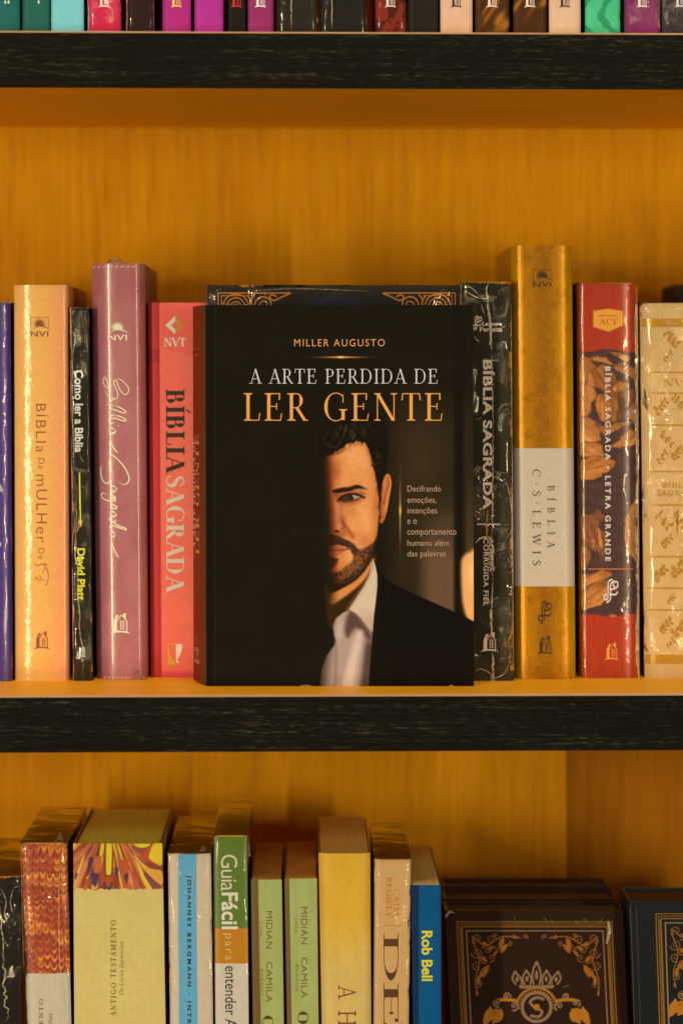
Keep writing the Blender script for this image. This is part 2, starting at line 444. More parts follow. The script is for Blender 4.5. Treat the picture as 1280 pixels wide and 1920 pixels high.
def serif_glyph(ch, W, T):
    k = Ink()
    S = 0.24                                     # serif span
    def stem(x, y0=0, y1=1, w=None, s0=True, s1=True):
        w = W if w is None else w
        k.poly([(x-w/2, y0), (x+w/2, y0), (x+w/2, y1), (x-w/2, y1)])
        h = (S + w) / 2 * 0.86
        if s0: k.poly([(x-h, y0), (x+h, y0), (x+h, y0+T*.8), (x+w/2, y0+T*1.9), (x-w/2, y0+T*1.9), (x-h, y0+T*.8)])
        if s1: k.poly([(x-h, y1), (x+h, y1), (x+h, y1-T*.8), (x+w/2, y1-T*1.9), (x-w/2, y1-T*1.9), (x-h, y1-T*.8)])
    def bar(x0, x1, y, t=None):
        t = T if t is None else t
        k.poly([(x0, y-t/2), (x1, y-t/2), (x1, y+t/2), (x0, y+t/2)])
    def tick(x, y0, y1):
        k.poly([(x-T*.2, y0), (x+T*1.0, y0), (x+T*.9, y1), (x-T*.6, y1)])
    def diag(x0, y0, x1, y1, w):
        k.poly([(x0-w/2, y0), (x0+w/2, y0), (x1+w/2, y1), (x1-w/2, y1)])
    def foot(x, y, span):
        k.poly([(x-span/2, y-T*.45), (x+span/2, y-T*.45), (x+span/2, y+T*.45), (x-span/2, y+T*.45)])
    def arc(cx, cy, rx, ry, a0, a1, n=22):
        Lp, Rp = [], []
        for i in range(n + 1):
            a = R(a0 + (a1 - a0) * i / n)
            w = T + (W - T) * abs(math.cos(a)) ** 1.5
            Lp.append((cx + rx * math.cos(a), cy + ry * math.sin(a)))
            Rp.append((cx + (rx - w) * math.cos(a), cy + (ry - T) * math.sin(a)))
        k.strip(Lp, Rp)
    adv = .7
    c = ch.replace('Í', 'I')
    if c == 'A':
        diag(.09, 0, .39, 1, T*1.1); diag(.68, 0, .38, 1, W*1.05); bar(.19, .57, .33); foot(.09, T/2, .26); foot(.68, T/2, .30); adv = .77
    elif c == 'B':
        stem(.17); bar(.17, .36, 1-T/2); bar(.17, .38, .52); bar(.17, .38, T/2)
        arc(.35, .755, .21, .245, -90, 90); arc(.36, .265, .26, .275, -90, 90); adv = .70
    elif c in 'CG':
        arc(.46, .5, .42, .52, 52, 312); k.poly([(.70, .66), (.70+T, .66), (.70+T, .97), (.70, .90)]); adv = .80
        if c == 'G': stem(.72, 0.03, .42, None, False, True); adv = .88
    elif c == 'D':
        stem(.17); bar(.17, .40, 1-T/2); bar(.17, .40, T/2); arc(.38, .5, .40, .5, -90, 90); adv = .84
    elif c in 'EF':
        stem(.17); bar(.17, .56, 1-T/2); tick(.55, 1, .76); bar(.17, .45, .52); k.poly([(.44, .40), (.44+T, .40), (.44+T, .64), (.44, .64)]); adv = .64
        if c == 'E': bar(.17, .60, T/2); k.poly([(.58, 0), (.58+T, 0), (.62+T, .26), (.62, .26)]); adv = .70
    elif c == 'H':
        stem(.17); stem(.71); bar(.17, .71, .51); adv = .88
    elif c == 'I':
        stem(.18); adv = .36
    elif c == 'L':
        stem(.17); bar(.17, .56, T/2); k.poly([(.54, 0), (.54+T, 0), (.58+T, .28), (.58, .28)]); adv = .63
    elif c == 'M':
        stem(.14, w=T*1.1); stem(.86); diag(.17, 1, .49, 0.02, W); diag(.82, 1, .50, 0.02, T*1.1); adv = 1.02
    elif c == 'N':
        stem(.14, w=T*1.1); stem(.74, w=T*1.1, s0=False); diag(.14, 1, .72, 0, W*1.1); adv = .88
    elif c == 'O':
        arc(.46, .5, .43, .52, 0, 360, 40); adv = .92
    elif c in 'PR':
        stem(.17); bar(.17, .36, 1-T/2); bar(.17, .36, .47); arc(.35, .735, .23, .265, -90, 90); adv = .62
        if c == 'R': diag(.36, .48, .66, 0, W*1.05); foot(.70, T/2, .16); adv = .74
    elif c == 'S':
        P = catmull([(.50,.74),(.46,.93),(.29,.995),(.13,.88),(.14,.70),(.31,.55),(.47,.42),(.52,.24),(.41,.05),(.26,.005),(.10,.10),(.06,.28)], 4)
        Tt = np.gradient(P, axis=0); Tt /= np.linalg.norm(Tt, axis=1)[:, None]
        Nn = np.stack([-Tt[:, 1], Tt[:, 0]], 1); t = np.linspace(0, 1, len(P))
        w = (T + (W - T) * np.exp(-((t - .5) / .2) ** 2)) / 2
        k.strip(P + Nn * w[:, None], P - Nn * w[:, None]); adv = .60
    elif c == 'T':
        stem(.36, s1=False); bar(.04, .68, 1-T/2); k.poly([(.04, 1), (.04+T, 1), (.02+T, .74), (.01, .74)]); k.poly([(.68-T, 1), (.68, 1), (.71, .74), (.70-T, .74)]); adv = .72
    elif c == 'U':
        stem(.17, .3, 1, None, False, True); stem(.70, .3, 1, T*1.1, False, True)
        P = catmull([(.17, .32), (.20, .1), (.42, .02), (.64, .1), (.70, .32)], 5)
        t = np.linspace(0, 1, len(P)); w = (W + (T*1.1 - W) * t) / 2
        Tt = np.gradient(P, axis=0); Tt /= np.linalg.norm(Tt, axis=1)[:, None]; Nn = np.stack([-Tt[:, 1], Tt[:, 0]], 1)
        k.strip(P + Nn * w[:, None], P - Nn * w[:, None]); adv = .86
    elif c == 'V':
        diag(.39, 0, .09, 1, W*1.05); diag(.40, 0, .69, 1, T*1.1); foot(.09, 1-T/2, .30); foot(.69, 1-T/2, .24); adv = .77
    elif c == 'W':
        diag(.33, 0, .09, 1, W); diag(.34, 0, .55, 1, T); diag(.80, 0, .56, 1, W); diag(.81, 0, 1.03, 1, T)
        foot(.09, 1-T/2, .26); foot(.56, 1-T/2, .26); foot(1.03, 1-T/2, .22); adv = 1.12
    elif c == 'Y':
        stem(.37, 0, .48, None, True, False); diag(.38, .46, .10, 1, W); diag(.37, .46, .66, 1, T*1.1); foot(.10, 1-T/2, .26); foot(.66, 1-T/2, .22); adv = .74
    elif c in '·•':
        k.disc(.12, .5, .075); adv = .24
    elif c == ' ':
        adv = .34
    if ch == 'Í':
        k.poly([(.14, 1.10), (.20, 1.09), (.36, 1.30), (.26, 1.33)])
    return k, adv
def serif(text, W=0.13, T=0.045, track=0.06):
    out = Ink(); x = 0
    for ch in text:
        g, adv = serif_glyph(ch, W, T)
        xx = x
        out.add(g, lambda a, c, xx=xx: (a + xx, c)); x += adv + track
    return out
_tc = {}
def sans(text, bold=0.0, track=1.0, shear=0.0):
    key = (text, bold, track, shear)
    if key in _tc: return _tc[key]
    cu = bpy.data.curves.new('t', 'FONT'); cu.body = text; cu.size = 1.0; cu.offset = bold; cu.space_character = track; cu.shear = shear
    cu.resolution_u = 4; cu.fill_mode = 'FRONT'
    o = bpy.data.objects.new('t', cu); scene.collection.objects.link(o)
    dg = bpy.context.evaluated_depsgraph_get()
    me = bpy.data.meshes.new_from_object(o.evaluated_get(dg))
    k = Ink()
    k.v = [(q.co.x, q.co.y, 0) for q in me.vertices]; k.f = [tuple(p.vertices) for p in me.polygons]; k.l = 1
    bpy.data.objects.remove(o); bpy.data.curves.remove(cu); bpy.data.meshes.remove(me)
    _tc[key] = k
    return k
def fit(k, x0, y0, x1, y1, rot=0):
    """lay shapes into a pixel box; rot 1 reads downwards, -1 upwards"""
    (u0, v0), (u1, v1) = k.bounds()
    out = Ink()
    if rot == 0: fn = lambda u, v: (x0 + (u-u0)/(u1-u0)*(x1-x0), y1 - (v-v0)/(v1-v0)*(y1-y0))
    elif rot == 1: fn = lambda u, v: (x0 + (v-v0)/(v1-v0)*(x1-x0), y0 + (u-u0)/(u1-u0)*(y1-y0))
    else: fn = lambda u, v: (x1 - (v-v0)/(v1-v0)*(x1-x0), y1 - (u-u0)/(u1-u0)*(y1-y0))
    return out.add(k, fn)

# emblems, drawn in a unit box (x right, y up)
def em_house():
    k = Ink()
    k.poly([(.16, .10), (.16, .52), (.20, .70), (.30, .78), (.36, .66), (.36, .10)])
    k.poly([(.24, .74), (.30, .90), (.44, .92), (.40, .78)])
    k.stroke([(.36, .62), (.58, .93), (.84, .60), (.84, .10)], .055, False)
    k.poly([(.66, .84), (.66, 1.0), (.80, 1.0), (.78, .72)])
    for r in range(4):
        for c in range(2):
            x, y = .50 + c * .13, .20 + r * .115
            k.poly([(x, y), (x + .085, y), (x + .085, y + .075), (x, y + .075)])
    k.stroke([(0, .0), (.25, .075), (.5, .09), (.75, .075), (1, .0)], .085, True, 6, .2)
    return k
def em_sun(box_=False):
    k = Ink()
    n = 13
    pts = []
    for i in range(n * 2 - 1):
        a = math.pi * (1 - i / (n * 2 - 2)); r = .36 if i % 2 == 0 else .20
        pts.append((.46 + r * math.cos(a), .55 + r * 1.15 * math.sin(a)))
    k.poly(pts)
    k.stroke([(.10, .37), (.30, .50), (.55, .535), (.80, .46), (1.04, .34)], .06, True, 6, .35)
    k.add(fit(sans('NVI', .015, 1.1), 0.0, -0.28, .92, 0.0), lambda u, v: (u, -v))
    if box_:
        for a, b in (((0, .30), (0, .98)), ((0, .98), (.92, .98)), ((.92, .98), (.92, .45))):
            k.stroke([a, b], .022, False)
    return k
def em_curl():
    k = Ink()
    k.stroke([(.62, 1.0), (.42, .95), (.33, .80), (.33, .30), (.24, .14), (.08, .18), (.10, .33), (.30, .36), (.62, .36), (.84, .36), (.96, .48)], .075, True, 6)
    k.stroke([(.74, .92), (.56, .86), (.50, .74), (.50, .30), (.44, .12), (.22, .0)], .075, True, 6)
    k.stroke([(.50, .58), (.72, .60), (.96, .70), (.94, .88), (.74, .90), (.66, .76), (.78, .68)], .075, True, 6)
    return k

class Surf:
    """a printed face: a quad given in photograph pixels, standing at depth Y"""
    def __init__(s, Lt, Rt, yt, Lb, Rb, yb, Y, bulge=0.0, power=4.0, power2=None):
        s.q = (Lt, Rt, yt, Lb, Rb, yb); s.Y = Y; s.b = bulge; s.p = power; s.p2 = power2 or power
    def st(s, px, py):
        Lt, Rt, yt, Lb, Rb, yb = s.q
        t = (py - yt) / (yb - yt)
        l = Lt + (Lb - Lt) * t; r = Rt + (Rb - Rt) * t
        return (px - l) / (r - l), t
    def px(s, a, t):
        Lt, Rt, yt, Lb, Rb, yb = s.q
        l = Lt + (Lb - Lt) * t; r = Rt + (Rb - Rt) * t
        return l + (r - l) * a, yt + (yb - yt) * t
    def pt(s, px, py, off=0.0):
        px = np.asarray(px, float); py = np.asarray(py, float)
        x, z = xz(px, py, s.Y)
        a, t = s.st(px, py)
        u = np.clip(np.abs(2 * a - 1), 0, 1.05)
        return np.stack([x, s.Y + s.b * u ** np.where(a < .5, s.p, s.p2) - off, z], -1)

EPS = 0.00018
def split_wide(k, lim=9.0):
    """cut ink faces that span a curved spine into narrow upright slices so that they follow it"""
    o = Ink()
    for f in k.f:
        pts = [k.v[i] for i in f]
        xs = [p[0] for p in pts]; x0, x1 = min(xs), max(xs)
        n = int((x1 - x0) / lim) + 1
        if n == 1 or len(f) > 8:
            b = len(o.v); o.v += pts; o.f.append(tuple(range(b, b + len(pts)))); continue
        for i in range(n):
            a, c = x0 + (x1 - x0) * i / n, x0 + (x1 - x0) * (i + 1) / n
            q = pts
            for lim_, sg in ((a, 1), (c, -1)):
                out = []
                for j in range(len(q)):
                    p, r_ = q[j], q[(j + 1) % len(q)]
                    dp, dr = sg * (p[0] - lim_), sg * (r_[0] - lim_)
                    if dp >= 0: out.append(p)
                    if dp * dr < 0:
                        t = dp / (dp - dr); out.append((p[0] + (r_[0] - p[0]) * t, p[1] + (r_[1] - p[1]) * t, p[2]))
                q = out
                if len(q) < 3: break
            if len(q) >= 3:
                b = len(o.v); o.v += q; o.f.append(tuple(range(b, b + len(q))))
    o.l = k.l
    return o
def ink(name, k, surf, rgb, parent, rough=0.5, metallic=0.0, eps=EPS, coat=0.0, material=None):
    if getattr(surf, 'b', 0) > 0.001: k = split_wide(k)
    v = np.array(k.v, float)
    P = surf.pt(v[:, 0], v[:, 1], 0) 
    P[:, 1] -= eps + v[:, 2] * 4e-6
    m = material or mat(rgb, rough, 0.4, 0.0, 900, metallic, coat, 0.05, name='printed_ink')
    return mesh(name, P, k.f, m, parent)

def cols_for(w, step, bulge):
    n = max(2, int(w / step))
    a = np.linspace(0, 1, n + 1)
    if bulge:
        e = np.array([.0, .006, .015, .03, .05, .075, .105, .14, .19, .25, .32, .4])
        a = np.unique(np.round(np.concatenate([a, e, 1 - e, [.5]]), 4))
    return a
def printed(name, surf, painter, material, parent, step=3.0, off=0.0, smooth=True, t0=0, t1=1, lift=None):
    Lt, Rt, yt, Lb, Rb, yb = surf.q
    a = cols_for(max(Rt - Lt, Rb - Lb), step, surf.b)
    vis0, vis1 = max(yt, -30), min(yb, 1960)          # fine rows only where the photograph shows the face
    n = max(2, int((vis1 - vis0) / step))
    rows = np.linspace(vis0, vis1, n + 1)
    if yt < vis0: rows = np.concatenate([[yt], rows])
    if yb > vis1: rows = np.concatenate([rows, [yb]])
    t = (rows - yt) / (yb - yt)
    Aa, Tt = np.meshgrid(a, t)
    px, py = surf.px(Aa.ravel(), Tt.ravel())
    P = surf.pt(px, py, off)
    if lift is not None: P[:, 1] -= lift(px, py)
    C = painter(px, py) if callable(painter) else np.tile(np.array(painter, float), (len(px), 1))
    return mesh(name, P, grid_faces(len(a), len(t)), material, parent, smooth, A(C))

def slab(surf, a0, a1, Y0, Y1, t0, t1, z0=None):
    """box between two positions across the quad, from depth Y0 to Y1"""
    v = []
    for (a, t) in ((a0, t1), (a1, t1), (a1, t0), (a0, t0)):
        px, py = surf.px(a, t); x, z = xz(px, py, surf.Y)
        v += [(float(x), Y0, float(z)), (float(x), Y1, float(z))]
    f = [(0, 2, 4, 6), (1, 7, 5, 3), (0, 1, 3, 2), (2, 3, 5, 4), (4, 5, 7, 6), (6, 7, 1, 0)]
    return v, f

def spine_book(label, Lt, Rt, yt, Lb, Rb, yb, Y, painter, material, depth=0.140, bulge=0.0012, power=6, power2=None, step=3.0,
               board=2.5, side=None, hard=True, page_mat=None, wrap=None, group=None, cat='book', name='book', topgap=None):
    """a book standing with its spine to the front"""
    sf = Surf(Lt, Rt, yt, Lb, Rb, yb, Y, bulge, power, power2)
    c = sf.pt(np.array([(Lb + Rb) / 2.0]), np.array([yb]))[0]
    root = thing(name, (c[0], Y + depth / 2, c[2]), label, cat, group)
    sp = printed('spine', sf, painter, material, root, step)
    w = Rt - Lt; h = yb - yt
    ab = board / w if hard else 1.0 / w
    gap = (topgap if topgap is not None else (7.0 if hard else 0.6)) / h
    side = side or mat((60, 45, 30), 0.5)
    yb0 = Y + bulge + 0.0002
    v, f = slab(sf, 0, ab, yb0, Y + depth, 0, 1); mesh('back_cover', v, f, side, root)
    v, f = slab(sf, 1 - ab, 1, yb0, Y + depth, 0, 1); mesh('front_cover', v, f, side, root)
    # page block: its front follows the curve of the spine
    prof = np.array([.02, .05, .1, .17, .25, .35, .5, .65, .75, .83, .9, .95, .98])
    a = ab * 1.05 + prof * (1 - 2.1 * ab)
    vs = []
    back = Y + depth - (0.003 if hard else 0.0006)
    for t in (1 - 0.2 * gap, gap):
        for q in a:
            px, py = sf.px(q, t); p = sf.pt(np.array([px]), np.array([py]), -0.0007)[0]; vs.append(tuple(p))
        for q in (a[-1], a[0]):
            px, py = sf.px(q, t); x, z = xz(px, py, Y); vs.append((float(x), back, float(z)))
    n = len(a) + 2
    fs = [tuple(range(n, 2 * n)), tuple(range(n - 1, -1, -1))] + [(i, (i + 1) % n, n + (i + 1) % n, n + i) for i in range(n)]
    mesh('page_block', vs, fs, page_mat or PAGES, root)
    if wrap is not None:
        wrap_film(root, sf, depth, wrap)
    return root, sp, sf
def wrap_film(root, sf, depth, m, amp=0.00035, step=7.0, seed=0):
    Lt, Rt, yt, Lb, Rb, yb = sf.q
    g = 1.2
    s2 = Surf(Lt - g, Rt + g, yt - g, Lb - g, Rb + g, yb, sf.Y - 0.0009, sf.b + .0005, sf.p, sf.p2)
    a = cols_for(Rt - Lt, step, 0.001)
    vis1 = min(yb, 1960); vis0 = max(yt, -30)
    n = max(3, int((vis1 - vis0) / step)); rows = np.linspace(vis0, vis1, n + 1)
    if yt < vis0: rows = np.concatenate([[yt - g], rows])
    else: rows[0] = yt - g
    if yb > vis1: rows = np.concatenate([rows, [yb]])
    t = (rows - s2.q[2]) / (yb - s2.q[2])
    Aa, Tt = np.meshgrid(a, t); px, py = s2.px(Aa.ravel(), Tt.ravel())
    P = s2.pt(px, py)
    P[:, 1] += (fbm(px / 16 + 3.1 * Lt, py / 30, 3) - .5) * amp * 2
    V = [tuple(p) for p in P]; Fc = [tuple(q) for q in grid_faces(len(a), len(t))]
    nu, nv = len(a), len(t)
    b = len(V)
    for j in range(nv):                       # both sides and the top, running back
        for i in (0, nu - 1):
            V.append((V[j * nu + i][0], sf.Y + depth + .0006, V[j * nu + i][2]))
    for j in range(nv - 1):
        Fc.append((j * nu, (j + 1) * nu, b + 2 * (j + 1), b + 2 * j))
        Fc.append((j * nu + nu - 1, (j + 1) * nu + nu - 1, b + 2 * (j + 1) + 1, b + 2 * j + 1))
    b2 = len(V)
    for i in range(nu): V.append((V[i][0], sf.Y + depth + .0006, V[i][2]))
    for i in range(nu - 1): Fc.append((i, i + 1, b2 + i + 1, b2 + i))
    return mesh('plastic_wrap', V, Fc, m, root, True)
def tuft(root, px, py, Y, w, h, seed, depth=0.006):
    """gathered, torn end of the plastic wrap"""
    r = np.random.default_rng(seed)
    n = 11
    k = (D + Y) / F
    V = []
    for j in range(n):
        for i in range(n):
            u, q = i / (n - 1) - .5, j / (n - 1)
            sh = (1 - .75 * q) 
            x, z = xz(px + u * w * sh + r.normal() * w * .04, py - q * h * (0.8 + .5 * r.random()) * (1 - .8 * abs(u)), Y)
            V.append((float(x), Y + r.normal() * depth * .35, float(z)))
    return mesh('wrap_seal', V, [tuple(q) for q in grid_faces(n, n)], TUFT, root, False)
def creases(root, sf, paths, rgb=(190, 175, 140), off=0.0013, alpha=None):
    for i, (pts, w) in enumerate(paths):
        ink('wrap_crease', Ink().stroke(pts, w * .85, True, 5, .25), sf, rgb, root, eps=off + i * 2e-5, material=SEAM)
def seam_mat():
    m, nt, N, L, b = nodes_of('folded_film_seam')
    b.inputs['Base Color'].default_value = (.56, .53, .45, 1); b.inputs['Roughness'].default_value = .35
    tr = N.new('ShaderNodeBsdfTransparent'); mx = N.new('ShaderNodeMixShader')
    tc = N.new('ShaderNodeTexCoord'); n = N.new('ShaderNodeTexNoise'); n.inputs['Scale'].default_value = 420; n.inputs['Detail'].default_value = 3
    L.new(tc.outputs['Object'], n.inputs[0])
    mr = N.new('ShaderNodeMapRange'); mr.inputs[1].default_value = .35; mr.inputs[2].default_value = .65; mr.inputs[3].default_value = .25; mr.inputs[4].default_value = .95
    L.new(n.outputs[0], mr.inputs[0]); L.new(mr.outputs[0], mx.inputs[0])
    out = [q for q in N if q.type == 'OUTPUT_MATERIAL'][0]
    L.new(tr.outputs[0], mx.inputs[1]); L.new(b.outputs[0], mx.inputs[2]); L.new(mx.outputs[0], out.inputs['Surface'])
    return m
SEAM = seam_mat()
def wobble(x0, y0, x1, y1, n, amp, seed):
    r = random.Random(seed)
    return [(x0 + (x1 - x0) * i / n + r.uniform(-amp, amp), y0 + (y1 - y0) * i / n) for i in range(n + 1)]

# ================================================================== middle shelf, left
PR = mat_print()
def flat(c): return np.array(c, float)

# purple book at the frame's left edge
root, sp, sf = spine_book('purple plastic wrapped book cut off by the left edge of the middle shelf', -62, 18, 567, -60, 22, 1278, y_on(0, 1278),
    lambda px, py: mixc(np.tile(flat((72, 44, 112)), (len(px), 1)), (54, 34, 96), sst(10, 20, px)), mat_print(.35, .5, .3, 500), bulge=.003, power=4,
    side=mat((72, 44, 105), .4), wrap=FILM_SMOOTH)
k = Ink(); k.stroke([(-8, 909), (-2, 908), (2, 914), (1, 920), (-6, 923)], 2.2); ink('lettering', k, sf, (225, 215, 215), sp)
ink('lettering', Ink().stroke([(0, 1017), (1.5, 1021), (-1, 1025)], 1.8), sf, (225, 215, 215), sp)
tuft(root, 16, 572, sf.Y + .004, 10, 12, 3)

# peach book
root, sp, sf = spine_book('peach orange glossy hardback with brown spine lettering beside the purple book', 25, 128, 534, 27, 129, 1277, y_on(0, 1277),
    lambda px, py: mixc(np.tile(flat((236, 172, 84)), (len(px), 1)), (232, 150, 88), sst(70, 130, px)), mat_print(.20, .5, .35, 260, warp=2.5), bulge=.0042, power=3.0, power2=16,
    side=mat((232, 140, 70), .3))
BR = (140, 62, 30)
for txt, bx in (('BÍBLIa', (67.5, 757, 91, 848)), ('mULHer', (68, 890, 88, 1017)), ('Da', (72, 859, 83, 879)), ('De', (72, 1028, 83, 1048))):
    ink('lettering', fit(sans(txt, -.012, 1.15), *bx, 1), sf, BR, sp)
k = Ink()
k.stroke([(90, 1062), (84, 1057), (70, 1060), (64, 1056)], 1.7, taper=.2); k.stroke([(79, 1056), (86, 1064), (90, 1074), (91, 1086)], 2.0, taper=.3); k.stroke([(90, 1086), (88, 1095), (85, 1097)], 1.5)
k.stroke([(84, 1065), (80, 1074)], 1.3, False); k.stroke([(73, 1078), (77, 1084), (74, 1089), (68, 1082), (66, 1088)], 1.2); k.stroke([(80, 1085), (83, 1090)], 1.2, False)
ink('lettering', k, sf, (165, 90, 45), sp)
ink('emblem', fit(em_sun(True), 57, 594, 95, 631), sf, BR, sp)
ink('emblem', fit(em_house(), 63, 1184, 94, 1217), sf, (150, 65, 40), sp)

# thin black book
root, sp, sf = spine_book('thin black wrapped paperback with white and yellow spine lettering beside the peach hardback', 132, 165, 577, 138, 172, 1277, y_on(0, 1277),
    (28, 25, 16), mat_print(.5, .12, .2, 300), bulge=.0006, side=mat((38, 34, 22), .45), hard=False, wrap=FILM_ROUGH)
ink('lettering', fit(sans('Como ler a Bíblia', .022), 140, 694, 156, 848, 1), sf, (215, 210, 195), sp)
ink('lettering', fit(sans('David Platt', .03), 144.5, 1028, 159.5, 1126, 1), sf, (214, 204, 22), sp)
k = Ink(); k.stroke([(149, 886), (151, 980)], 2.2, False); k.poly([(147, 976), (155, 976), (151.5, 989)])
ink('arrow_mark', k, sf, (214, 204, 22), sp)
ink('emblem', fit(em_house(), 146, 1214, 161, 1232), sf, (205, 200, 185), sp)
creases(root, sf, [(wobble(134, 585, 138, 880, 20, .5, 4), 1.1), (wobble(138, 960, 157, 1275, 24, 2.2, 5), 1.6), ([(147, 845), (154, 862), (158, 866)], 1.0), ([(141, 1000), (150, 985), (154, 976)], 1.3)])

# mauve leather book
def p_mauve(px, py):
    C = np.tile(flat((178, 106, 100)), (len(px), 1))
    C = mixc(C, (160, 84, 82), sst(.3, .8, fbm(px / 25, py / 60, 4)) * .6)
    return C
root, sp, sf = spine_book('tall mauve leather book in plastic wrap with cream script lettering on its spine', 170, 270, 494, 180, 276, 1275, y_on(0, 1275),
    p_mauve, mat_print(.34, .5, .22, 300, coat=.55, warp=2.2), bulge=.0085, power=2.8, power2=9, step=3, side=mat((120, 60, 64), .4))
CR = (232, 212, 165)
C5 = lambda x, y: (150 + x / 4.465, 470 + y / 4.465)
C6 = lambda x, y: (150 + x / 4.465, 880 + y / 4.465)
k = Ink()
def scr(fn, *paths, w=2.3):
    for p in paths: k.stroke([fn(*q) for q in p], w, True, 7, .12)
scr(C5, [(240,1175),(232,1110),(205,1060),(190,1090),(215,1140),(262,1150)], [(275,1090),(330,1075),(395,1130),(408,1175),(375,1205),(335,1165),(305,1090),(280,1095),(300,1150),(318,1205),(295,1240),(235,1210),(195,1150)], w=1.7)
scr(C5, [(285,1240),(255,1262),(250,1285),(275,1290)], [(275,1290),(330,1310),(380,1345),(365,1358),(300,1335),(252,1330),(245,1360),(270,1380),(290,1352)],
    [(275,1380),(330,1385),(382,1412),(370,1425),(300,1405),(248,1402),(245,1430),(270,1440)], [(285,1438),(255,1450),(250,1478),(272,1490)],
    [(295,1500),(262,1485),(248,1510),(270,1535),(298,1515),(290,1500)], [(298,1520),(262,1530),(255,1570),(275,1640),(325,1700)])
scr(C6, [(320,100),(365,128),(405,105),(408,55),(370,-20),(310,-90),(262,-118),(245,-60),(250,30),(252,85),(225,118),(190,95),(172,40),(172,-20),(190,-40)])
scr(C6, [(300,150),(270,140),(262,165),(285,185),(305,165),(298,150)], [(298,190),(268,200),(270,215),(300,238),(262,235),(300,260),(230,262),(180,235),(185,200),(230,215)],
    [(262,270),(268,295),(305,310),(300,330),(262,325),(258,350)], [(300,370),(268,352),(255,375),(275,395),(300,385),(300,368)], [(298,395),(258,400),(250,425),(290,440),(300,415)],
    [(262,430),(320,470),(382,495),(375,505),(300,480),(255,470),(250,500)], [(298,545),(270,520),(256,545),(275,565),(298,550)], [(296,560),(262,575),(275,640),(300,700),(325,742)])
for q in ((305, 1268), (318, 1462)): k.disc(*C5(*q), 1.1)
ink('lettering', k, sf, CR, sp)
ink('emblem', fit(em_sun(), 202, 601, 243, 638), sf, CR, sp)
ink('emblem', fit(em_house(), 206, 1150, 244, 1188), sf, CR, sp)
k = Ink()
for i in range(9): k.poly([(171 + i * 11, 499.5), (177 + i * 11, 498), (177.5 + i * 11, 499.6), (171.5 + i * 11, 501.2)])
ink('stitching', k, sf, (220, 180, 165), sp); k = Ink()
for i in range(7): k.poly([(194 + i * 8, 1271), (199 + i * 8, 1270), (199 + i * 8, 1271.6), (194 + i * 8, 1272.6)])
ink('stitching', k, sf, (220, 180, 165), sp)
tuft(root, 215, 496, sf.Y + .02, 60, 15, 5)
tuft(root, 258, 1276, sf.Y + .0016, 34, 24, 6)

# pink and red book
def p_pink(px, py):
    C = np.tile(flat((250, 104, 84)), (len(px), 1))
    for cx, cy, r0 in ((300, 820, 165), (330, 980, 190), (350, 1250, 150)):
        C = mixc(C, (255, 120, 88), (np.hypot(px - cx, py - cy) < r0) * .55)
    C = mixc(C, (218, 66, 78), sst(1255, 1266, py) * .8)
    edge = 299 + (py - 567) / 705 * 4
    red = np.tile(flat((172, 30, 36)), (len(px), 1))
    red = mixc(red, (150, 12, 26), ((py > 655) & (py < 680)) * .8)
    red = mixc(red, (184, 34, 38), sst(760, 820, py) * .6)
    m = 1 - sst(-.8, .8, px - edge)
    return C * (1 - m[:, None]) + red * m[:, None]
root, sp, sf = spine_book('coral pink book with dark red stripe partly hidden behind the black portrait book', 278, 392, 567, 283, 392, 1272, y_on(0, 1272) + .004,
    p_pink, PR, bulge=.0012, step=1.4, side=mat((170, 34, 40), .5))
P5 = lambda x, y: (275 + x / 5.82, 570 + y / 5.82)
k = Ink().poly([P5(*q) for q in ((203, 230), (312, 125), (312, 190), (268, 230), (312, 275), (312, 330))]); k.add(fit(serif('NVT', .2, .07, .0), 307.5, 633, 348.5, 649), lambda u, v: (u, v))
ink('emblem', k, sf, (240, 220, 175), sp)
ink('emblem', Ink().poly([P5(*q) for q in ((313, 125), (405, 227), (313, 330), (313, 276), (352, 230), (313, 190))]), sf, (214, 142, 34), sp)
ink('lettering', fit(serif('BÍBLIA', .19, .045, .05), 311, 729, 357, 888, 1), sf, (40, 32, 22), sp)
ink('lettering', fit(serif('SAGRADA', .20, .05, .04), 311, 892, 346, 1112, 1), sf, (226, 204, 165), sp)
k = Ink(); k.poly([(342, 1208), (330, 1208), (330, 1244), (336, 1243), (332, 1236), (338, 1228), (341, 1218)])
ink('emblem', k, sf, (240, 222, 190), sp)
k = Ink(); k.stroke([(329, 1208), (316, 1208), (316, 1247), (329, 1247)], 2.2, False); k.poly([(317, 1215), (319, 1230), (326, 1238), (328, 1246), (317, 1246)])
ink('emblem', k, sf, (226, 170, 26), sp)

# ================================================================== books facing the front
def front_book(label, Lt, Rt, yt, Lb, Rb, yb, Y, thick, painter, material, step=4, page_mat=None, side=None, wrap=None, group=None, gap=6.0, hinge=True):
    sf = Surf(Lt, Rt, yt, Lb, Rb, yb, Y)
    c = sf.pt(np.array([(Lb + Rb) / 2.0]), np.array([yb]))[0]
    root = thing('book', (c[0], Y + thick / 2, c[2]), label, 'book', group)
    fc = printed('front_cover', sf, painter, material, root, step)
    side = side or mat((30, 26, 20), .4)
    v, f = slab(sf, 0, 1, Y + .0002, Y + .0024, 0, 1); mesh('board', v, f, side, root)
    v, f = slab(sf, 0, 1, Y + thick - .0024, Y + thick, 0, 1); mesh('back_cover', v, f, side, root)
    w = Rt - Lt; h = yb - yt
    v, f = slab(sf, 0, 6 / w, Y + .0024, Y + thick - .0024, 0, 1); mesh('spine', v, f, side, root)
    v, f = slab(sf, 6.2 / w, 1 - gap / w, Y + .0025, Y + thick - .0025, gap / h, 1); mesh('page_block', v, f, page_mat or PAGES, root)
    if wrap is not None: wrap_film(root, sf, thick, wrap)
    return root, fc, sf

